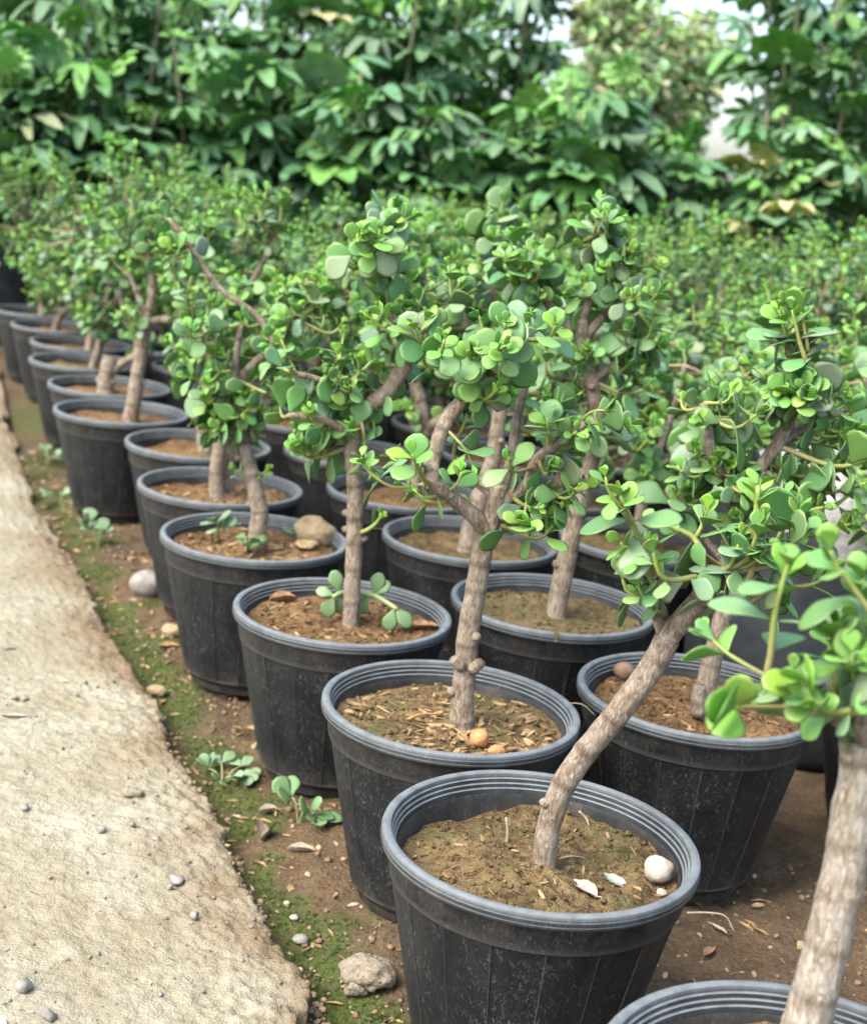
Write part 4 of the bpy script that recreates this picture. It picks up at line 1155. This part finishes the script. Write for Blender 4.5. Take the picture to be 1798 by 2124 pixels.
dry_leaf('fallen_leaf', 'dry_green', in_pot(TA, 'A', 1252, 1795), .028, .014, -.75, 'grey-green fallen leaf next to the white pebble', .1, .12, 'fallen leaf')
dry_leaf('dry_leaf', 'dry_brown', in_pot(TC, 'C', 575, 1228), .042, .022, .5, 'curled brown dry leaf on soil inside a pot', .6)
dry_leaf('dry_leaf', 'dry_brown', in_pot(TC, 'C', 860, 1285), .050, .020, .3, 'long brown dry leaf lying along the pot rim', .4)
dry_leaf('dry_leaf', 'dry_pale', gpos(540, 1690), .030, .024, 1.3, 'rolled straw-coloured dry leaf beside a green weed on the ground', 1.1)
dry_leaf('dry_leaf', 'dry_pale', gpos(612, 1728), .032, .012, .1, 'narrow straw-coloured curled leaf on bare soil', .8)
dry_leaf('dry_leaf', 'dry_pale', gpos(548, 1640), .028, .013, .4, 'short pale curled leaf at the foot of a pot', .8)
dry_leaf('dry_leaf', 'dry_brown', gpos(1445, 1925), .026, .010, .9, 'brown dry leaf on the bare soil patch between pots', .5)
dry_leaf('dry_leaf', 'dry_pale', gpos(1465, 1880), .024, .007, 2.2, 'pale sliver of leaf on the bare soil patch', .4)
dry_leaf('dry_leaf', 'dry_brown', gpos(345, 1305), .036, .020, .4, 'brown leaf fallen on moss beside the path edge', .3)
dry_leaf('path_straw', 'dry_pale', ppos(28, 1462), .034, .007, .2, 'thin pale leaf scrap lying on the path', .3)

def wire(name, mat, pts, r, label, cat='root', group=None):
    P_, par = spline([Vector(q) for q in pts], .004); o0 = P_[0].copy(); mb = MB()
    tube(mb, [q - o0 for q in P_], [r * (1 - .5 * t) for t in par], 6)
    return tag(link(name, mb.mesh(name, M[mat]), None, o0), label, cat, group)
q = in_pot(TA, 'A', 1032, 1712); wire('dry_root', 'root', [q - Vector((0, 0, .003)), q + Vector((-.001, 0, .012)), q + Vector((-.004, .002, .024))], .0019, 'short dry root sticking up from the soil of the leaning tree')
q = in_pot(TA, 'A', 1195, 1672); wire('dry_root', 'root', [q + Vector((-.006, 0, .012)), q + Vector((.002, -.002, .006)), q + Vector((.005, -.008, .001))], .0014, 'thin pale root lying near the back of the leaning tree')
q = in_pot(TA, 'A', 1160, 1745); wire('dry_root', 'root', [q + Vector((-.012, -.002, .001)), q + Vector((0, .002, .004)), q + Vector((.016, .006, .002))], .0011, 'thin root crossing moss beside the leaning trunk')
q = TA.base; wire('dry_root', 'root', [q + Vector((.128, -.085, .2215)), q + Vector((.150, -.074, .2180)), q + Vector((.166, -.070, .214)), q + Vector((.176, -.072, .200))], .0011, 'thin pale root tendril hanging off a pot rim')
q = TP.base; wire('dry_root', 'root', [q + Vector((-.132, -.07, .222)), q + Vector((-.150, -.075, .236)), q + Vector((-.168, -.070, .232)), q + Vector((-.180, -.075, .222))], .0010, 'wiry root bridging two neighbouring pot rims')
q = in_pot(TB, 'B', 880, 1415); wire('bark_strip', 'orange_stone', [in_pot(TB, 'B', 830, 1472) + Vector((0, 0, .002)), in_pot(TB, 'B', 855, 1466) + Vector((0, 0, .005)), in_pot(TB, 'B', 900, 1460) + Vector((0, 0, .003))], .0022, 'reddish bark strip lying on soil in front of a knobbed trunk', 'bark')

def weed(pos, n, spread, size, label, seed, h=.02, col=(.20, .31, .16), group=None):
    r_ = random.Random(seed); root = bpy.data.objects.new('weed_seedling', None); root.location = pos; C.objects.link(root)
    for i in range(n):
        a = r_.random() * 6.28 + i * 2.4; L = spread * r_.uniform(.5, 1)
        e = Vector((math.cos(a) * L, math.sin(a) * L, h * r_.uniform(.5, 1.2)))
        mb = MB(); P_, par = spline([Vector((0, 0, -.003)), e * .5 + Vector((0, 0, h * .35)), e], .006)
        tube(mb, P_, [.0016 - .0006 * t for t in par], 6, True, col=[(.20, .24, .09)] * len(P_)); st = link('stem', mb.mesh('stem', M['stem']), root)
        for k in range(r_.choice([2, 3])):
            b_ = a + (k - .8) * r_.uniform(.8, 1.4); el = r_.uniform(-.1, .9)
            d = Vector((math.cos(b_) * math.cos(el), math.sin(b_) * math.cos(el), math.sin(el))); nn = Vector((r_.gauss(0, .3), r_.gauss(0, .3) - .3, 1)); nn = (nn - d * nn.dot(d)).normalized(); y_ = nn.cross(d)
            s_ = size * r_.uniform(.7, 1.15)
            o = bpy.data.objects.new('leaf', LEAF[r_.randrange(7)]); C.objects.link(o); o.parent = st
            o.matrix_local = Matrix(((d.x * s_, y_.x * s_, nn.x * s_, e.x), (d.y * s_, y_.y * s_, nn.y * s_, e.y), (d.z * s_, y_.z * s_, nn.z * s_, e.z), (0, 0, 0, 1)))
            kk_ = r_.uniform(.8, 1.2); o.color = (col[0] * kk_, col[1] * kk_, col[2] * kk_, 1)
    return tag(root, label, 'weed', group)
weed(gpos(455, 1568), 8, .034, .028, 'largest low leafy weed on the ground against the path edge', 1)
weed(gpos(608, 1672), 4, .022, .036, 'weed with three broad leaves at the foot of a pot', 2, h=.03, col=(.17, .30, .13))
weed(gpos(200, 1112), 5, .028, .034, 'tall-leaved weed on mossy ground beside the large grey stone', 3, h=.05)
weed(gpos(97, 938), 5, .03, .03, 'pale weed growing by the narrow far stretch of the path', 4, h=.03)
weed(gpos(122, 1020), 4, .03, .03, 'low weed between the path and the slim tilted tree', 5, h=.02)
weed(in_pot(TD, 'D', 442, 1095), 3, .016, .034, 'drooping weed seedling beside a bent trunk', 6, h=.03)
weed(in_pot(TD, 'D', 500, 1125), 4, .020, .030, 'weed seedling at the front foot of the bent trunk', 7, h=.02, col=(.15, .27, .10))
weed(in_pot(TD, 'D', 632, 1090), 3, .016, .024, 'small weed seedling next to the sandstone lump', 8, h=.015)
q = at(700, 1210, TC.base.y + .03)
def creeper(T_, pts, leaves, label):
    P_, par = spline(pts, .006); o0 = P_[0].copy(); root = bpy.data.objects.new('weed_runner', None); root.location = o0; C.objects.link(root)
    mb = MB(); tube(mb, [v_ - o0 for v_ in P_], [.0042 - .0015 * t for t in par], 8, True, .05, col=[(.24, .31, .12)] * len(P_)); st = link('stem', mb.mesh('stem', M['stem']), root)
    for t, d, s_ in leaves:
        p_ = P_[int(t * (len(P_) - 1))] - o0; d = Vector(d).normalized(); nn = Vector((.1, -.7, .6)); nn = (nn - d * nn.dot(d)).normalized(); y_ = nn.cross(d)
        o = bpy.data.objects.new('leaf', LEAF[2]); C.objects.link(o); o.parent = st
        o.matrix_local = Matrix(((d.x * s_, y_.x * s_, nn.x * s_, p_.x), (d.y * s_, y_.y * s_, nn.y * s_, p_.y), (d.z * s_, y_.z * s_, nn.z * s_, p_.z), (0, 0, 0, 1))); o.color = (.19, .31, .14, 1)
    tag(root, label, 'weed')
yb = TC.base.y
creeper(TC, [at(722, 1205, yb + .02), at(760, 1212, yb + .02), at(790, 1228, yb + .01), at(808, 1240, yb)], [(.05, (-.1, 0, -1), .030), (.35, (-.5, 0, -.8), .036), (.4, (.2, 0, 1), .034), (.98, (.6, -.2, -.5), .036), (.98, (-.2, -.3, -1), .034), (.4, (.7, 0, .8), .03)], 'fleshy green weed runner lying behind a straight upright trunk')
creeper(TC, [at(706, 1205, yb + .02), at(690, 1208, yb + .01), at(678, 1215, yb)], [(.6, (-.3, 0, 1), .034), (.9, (-.8, 0, .2), .028), (.95, (-.4, 0, -1), .036), (.5, (.1, 0, -1), .03)], 'small weed sprig to the path side of a straight upright trunk')

def scatter(name, mat, n, seed, region, size, shape, label, cat, zfun, keep=None):
    r_ = random.Random(seed); mb = MB(); k = 0; tries = 0
    while k < n and tries < n * 30:
        tries += 1
        x, y = region(r_)
        if keep and not keep(x, y, r_): continue
        z = zfun(x, y); s_ = r_.uniform(*size) ** 1.0
        s_ = size[0] + (size[1] - size[0]) * r_.random() ** 2.5
        Rm = Matrix.Rotation(r_.random() * 6.28, 3, 'Z') @ Matrix.Rotation(r_.gauss(0, .35), 3, 'X')
        if shape == 'grit':
            V = [(1, 0, 0), (-1, 0, 0), (0, 1, 0), (0, -1, 0), (0, 0, .8), (0, 0, -.8), (.6, .6, .45), (-.6, .6, .4), (-.6, -.6, .45), (.6, -.6, .4)]
            V = [Rm @ (Vector(v_) * s_ * r_.uniform(.75, 1.2)) + Vector((x, y, z + s_ * .25)) for v_ in V]
            Fc = [(0, 6, 4), (6, 2, 4), (2, 7, 4), (7, 1, 4), (1, 8, 4), (8, 3, 4), (3, 9, 4), (9, 0, 4), (0, 2, 6), (2, 1, 7), (1, 3, 8), (3, 0, 9), (2, 0, 5), (1, 2, 5), (3, 1, 5), (0, 3, 5)]
        elif shape == 'tuft':
            V = []; Fc = []
            for q_ in range(6):
                a = r_.random() * 6.28; o_ = Vector((math.cos(a), math.sin(a), 0)) * s_ * r_.random(); h_ = s_ * r_.uniform(.6, 1.5); w = s_ * .28
                b_ = len(V); base_ = Vector((x, y, z - .0005)) + o_
                V += [base_ + Vector((w, 0, 0)), base_ + Vector((-w * .5, w * .8, 0)), base_ + Vector((-w * .5, -w * .8, 0)), base_ + Vector((r_.gauss(0, w), r_.gauss(0, w), h_))]
                Fc += [(b_, b_ + 1, b_ + 3), (b_ + 1, b_ + 2, b_ + 3), (b_ + 2, b_, b_ + 3)]
        else:
            L = s_; W_ = s_ * r_.uniform(.15, .5); T_ = .0012
            P4 = [(-L, -W_ * .3, 0), (-L * .2, -W_, .1 * L), (L, -W_ * .2, 0), (L * .8, W_ * .4, 0), (0, W_, .12 * L), (-L * .9, W_ * .3, 0)]
            V = [Rm @ Vector(v_) + Vector((x, y, z + .0012)) for v_ in P4] + [Rm @ Vector(v_) + Vector((x, y, z + .0012 + T_)) for v_ in P4]
            Fc = [(5, 4, 3, 2, 1, 0), (6, 7, 8, 9, 10, 11)] + [(q_, (q_ + 1) % 6, 6 + (q_ + 1) % 6, 6 + q_) for q_ in range(6)]
        mb.add(V, Fc); k += 1
    o = link(name, mb.mesh(name, M[mat], shape == 'grit'), None); tag(o, label, cat, None, 'stuff')
    return o
strip = lambda r_: (lambda y: (float(edge_x(y)) + r_.uniform(.0, .26), y))(1.15 + 2.6 * r_.random() ** 1.6)
bare = lambda r_: (r_.uniform(.18, .75), r_.uniform(1.05, 1.75))
anyg = lambda r_: strip(r_) if r_.random() < .7 else bare(r_)
pathr = lambda r_: (lambda y: (float(edge_x(y)) - .012 - .6 * r_.random() ** 1.5, y))(1.15 + 2.4 * r_.random() ** 1.6)
edger = lambda r_: (lambda y: (float(edge_x(y)) + r_.gauss(.004, .011), y))(1.15 + 2.4 * r_.random() ** 1.5)
scatter('moss', 'moss', 9000, 1, strip, (.0012, .0036), 'tuft', 'green moss growing in patches along the path edge', 'moss', ground_z, lambda x, y, r_: float(moss_mask(np.float64(x), np.float64(y))) > .35 + .4 * r_.random())
scatter('gravel', 'brown_stone', 1500, 2, anyg, (.0010, .0062), 'grit', 'fine brown grit scattered over the bare earth', 'gravel', ground_z)
scatter('gravel', 'sandstone', 380, 3, anyg, (.0010, .0055), 'grit', 'fine pale grit scattered over the bare earth', 'gravel', ground_z)
scatter('plant_litter', 'chip', 900, 4, anyg, (.003, .013), 'chip', 'brown scraps of bark and leaf scattered on the ground', 'litter', ground_z)
scatter('plant_litter', 'dry_pale', 120, 5, anyg, (.003, .011), 'chip', 'straw-coloured scraps of leaf scattered on the ground', 'litter', ground_z)
scatter('grit', 'concrete_lump', 800, 6, pathr, (.0007, .0034), 'grit', 'pale grit loose on the path', 'gravel', path_z)
scatter('grit', 'grey_stone', 90, 7, pathr, (.0008, .0042), 'grit', 'grey grit loose on the path', 'gravel', path_z)
scatter('crumbs', 'sandstone', 1500, 8, edger, (.0012, .0060), 'grit', 'tan crumbs broken from the path edge', 'gravel', lambda x, y: max(ground_z(x, y), path_z(x, y) - .006 if x < edge_x(y) else -1))
scatter('straw', 'dry_pale', 70, 9, pathr, (.003, .012), 'chip', 'thin straw scraps loose on the path', 'litter', path_z)
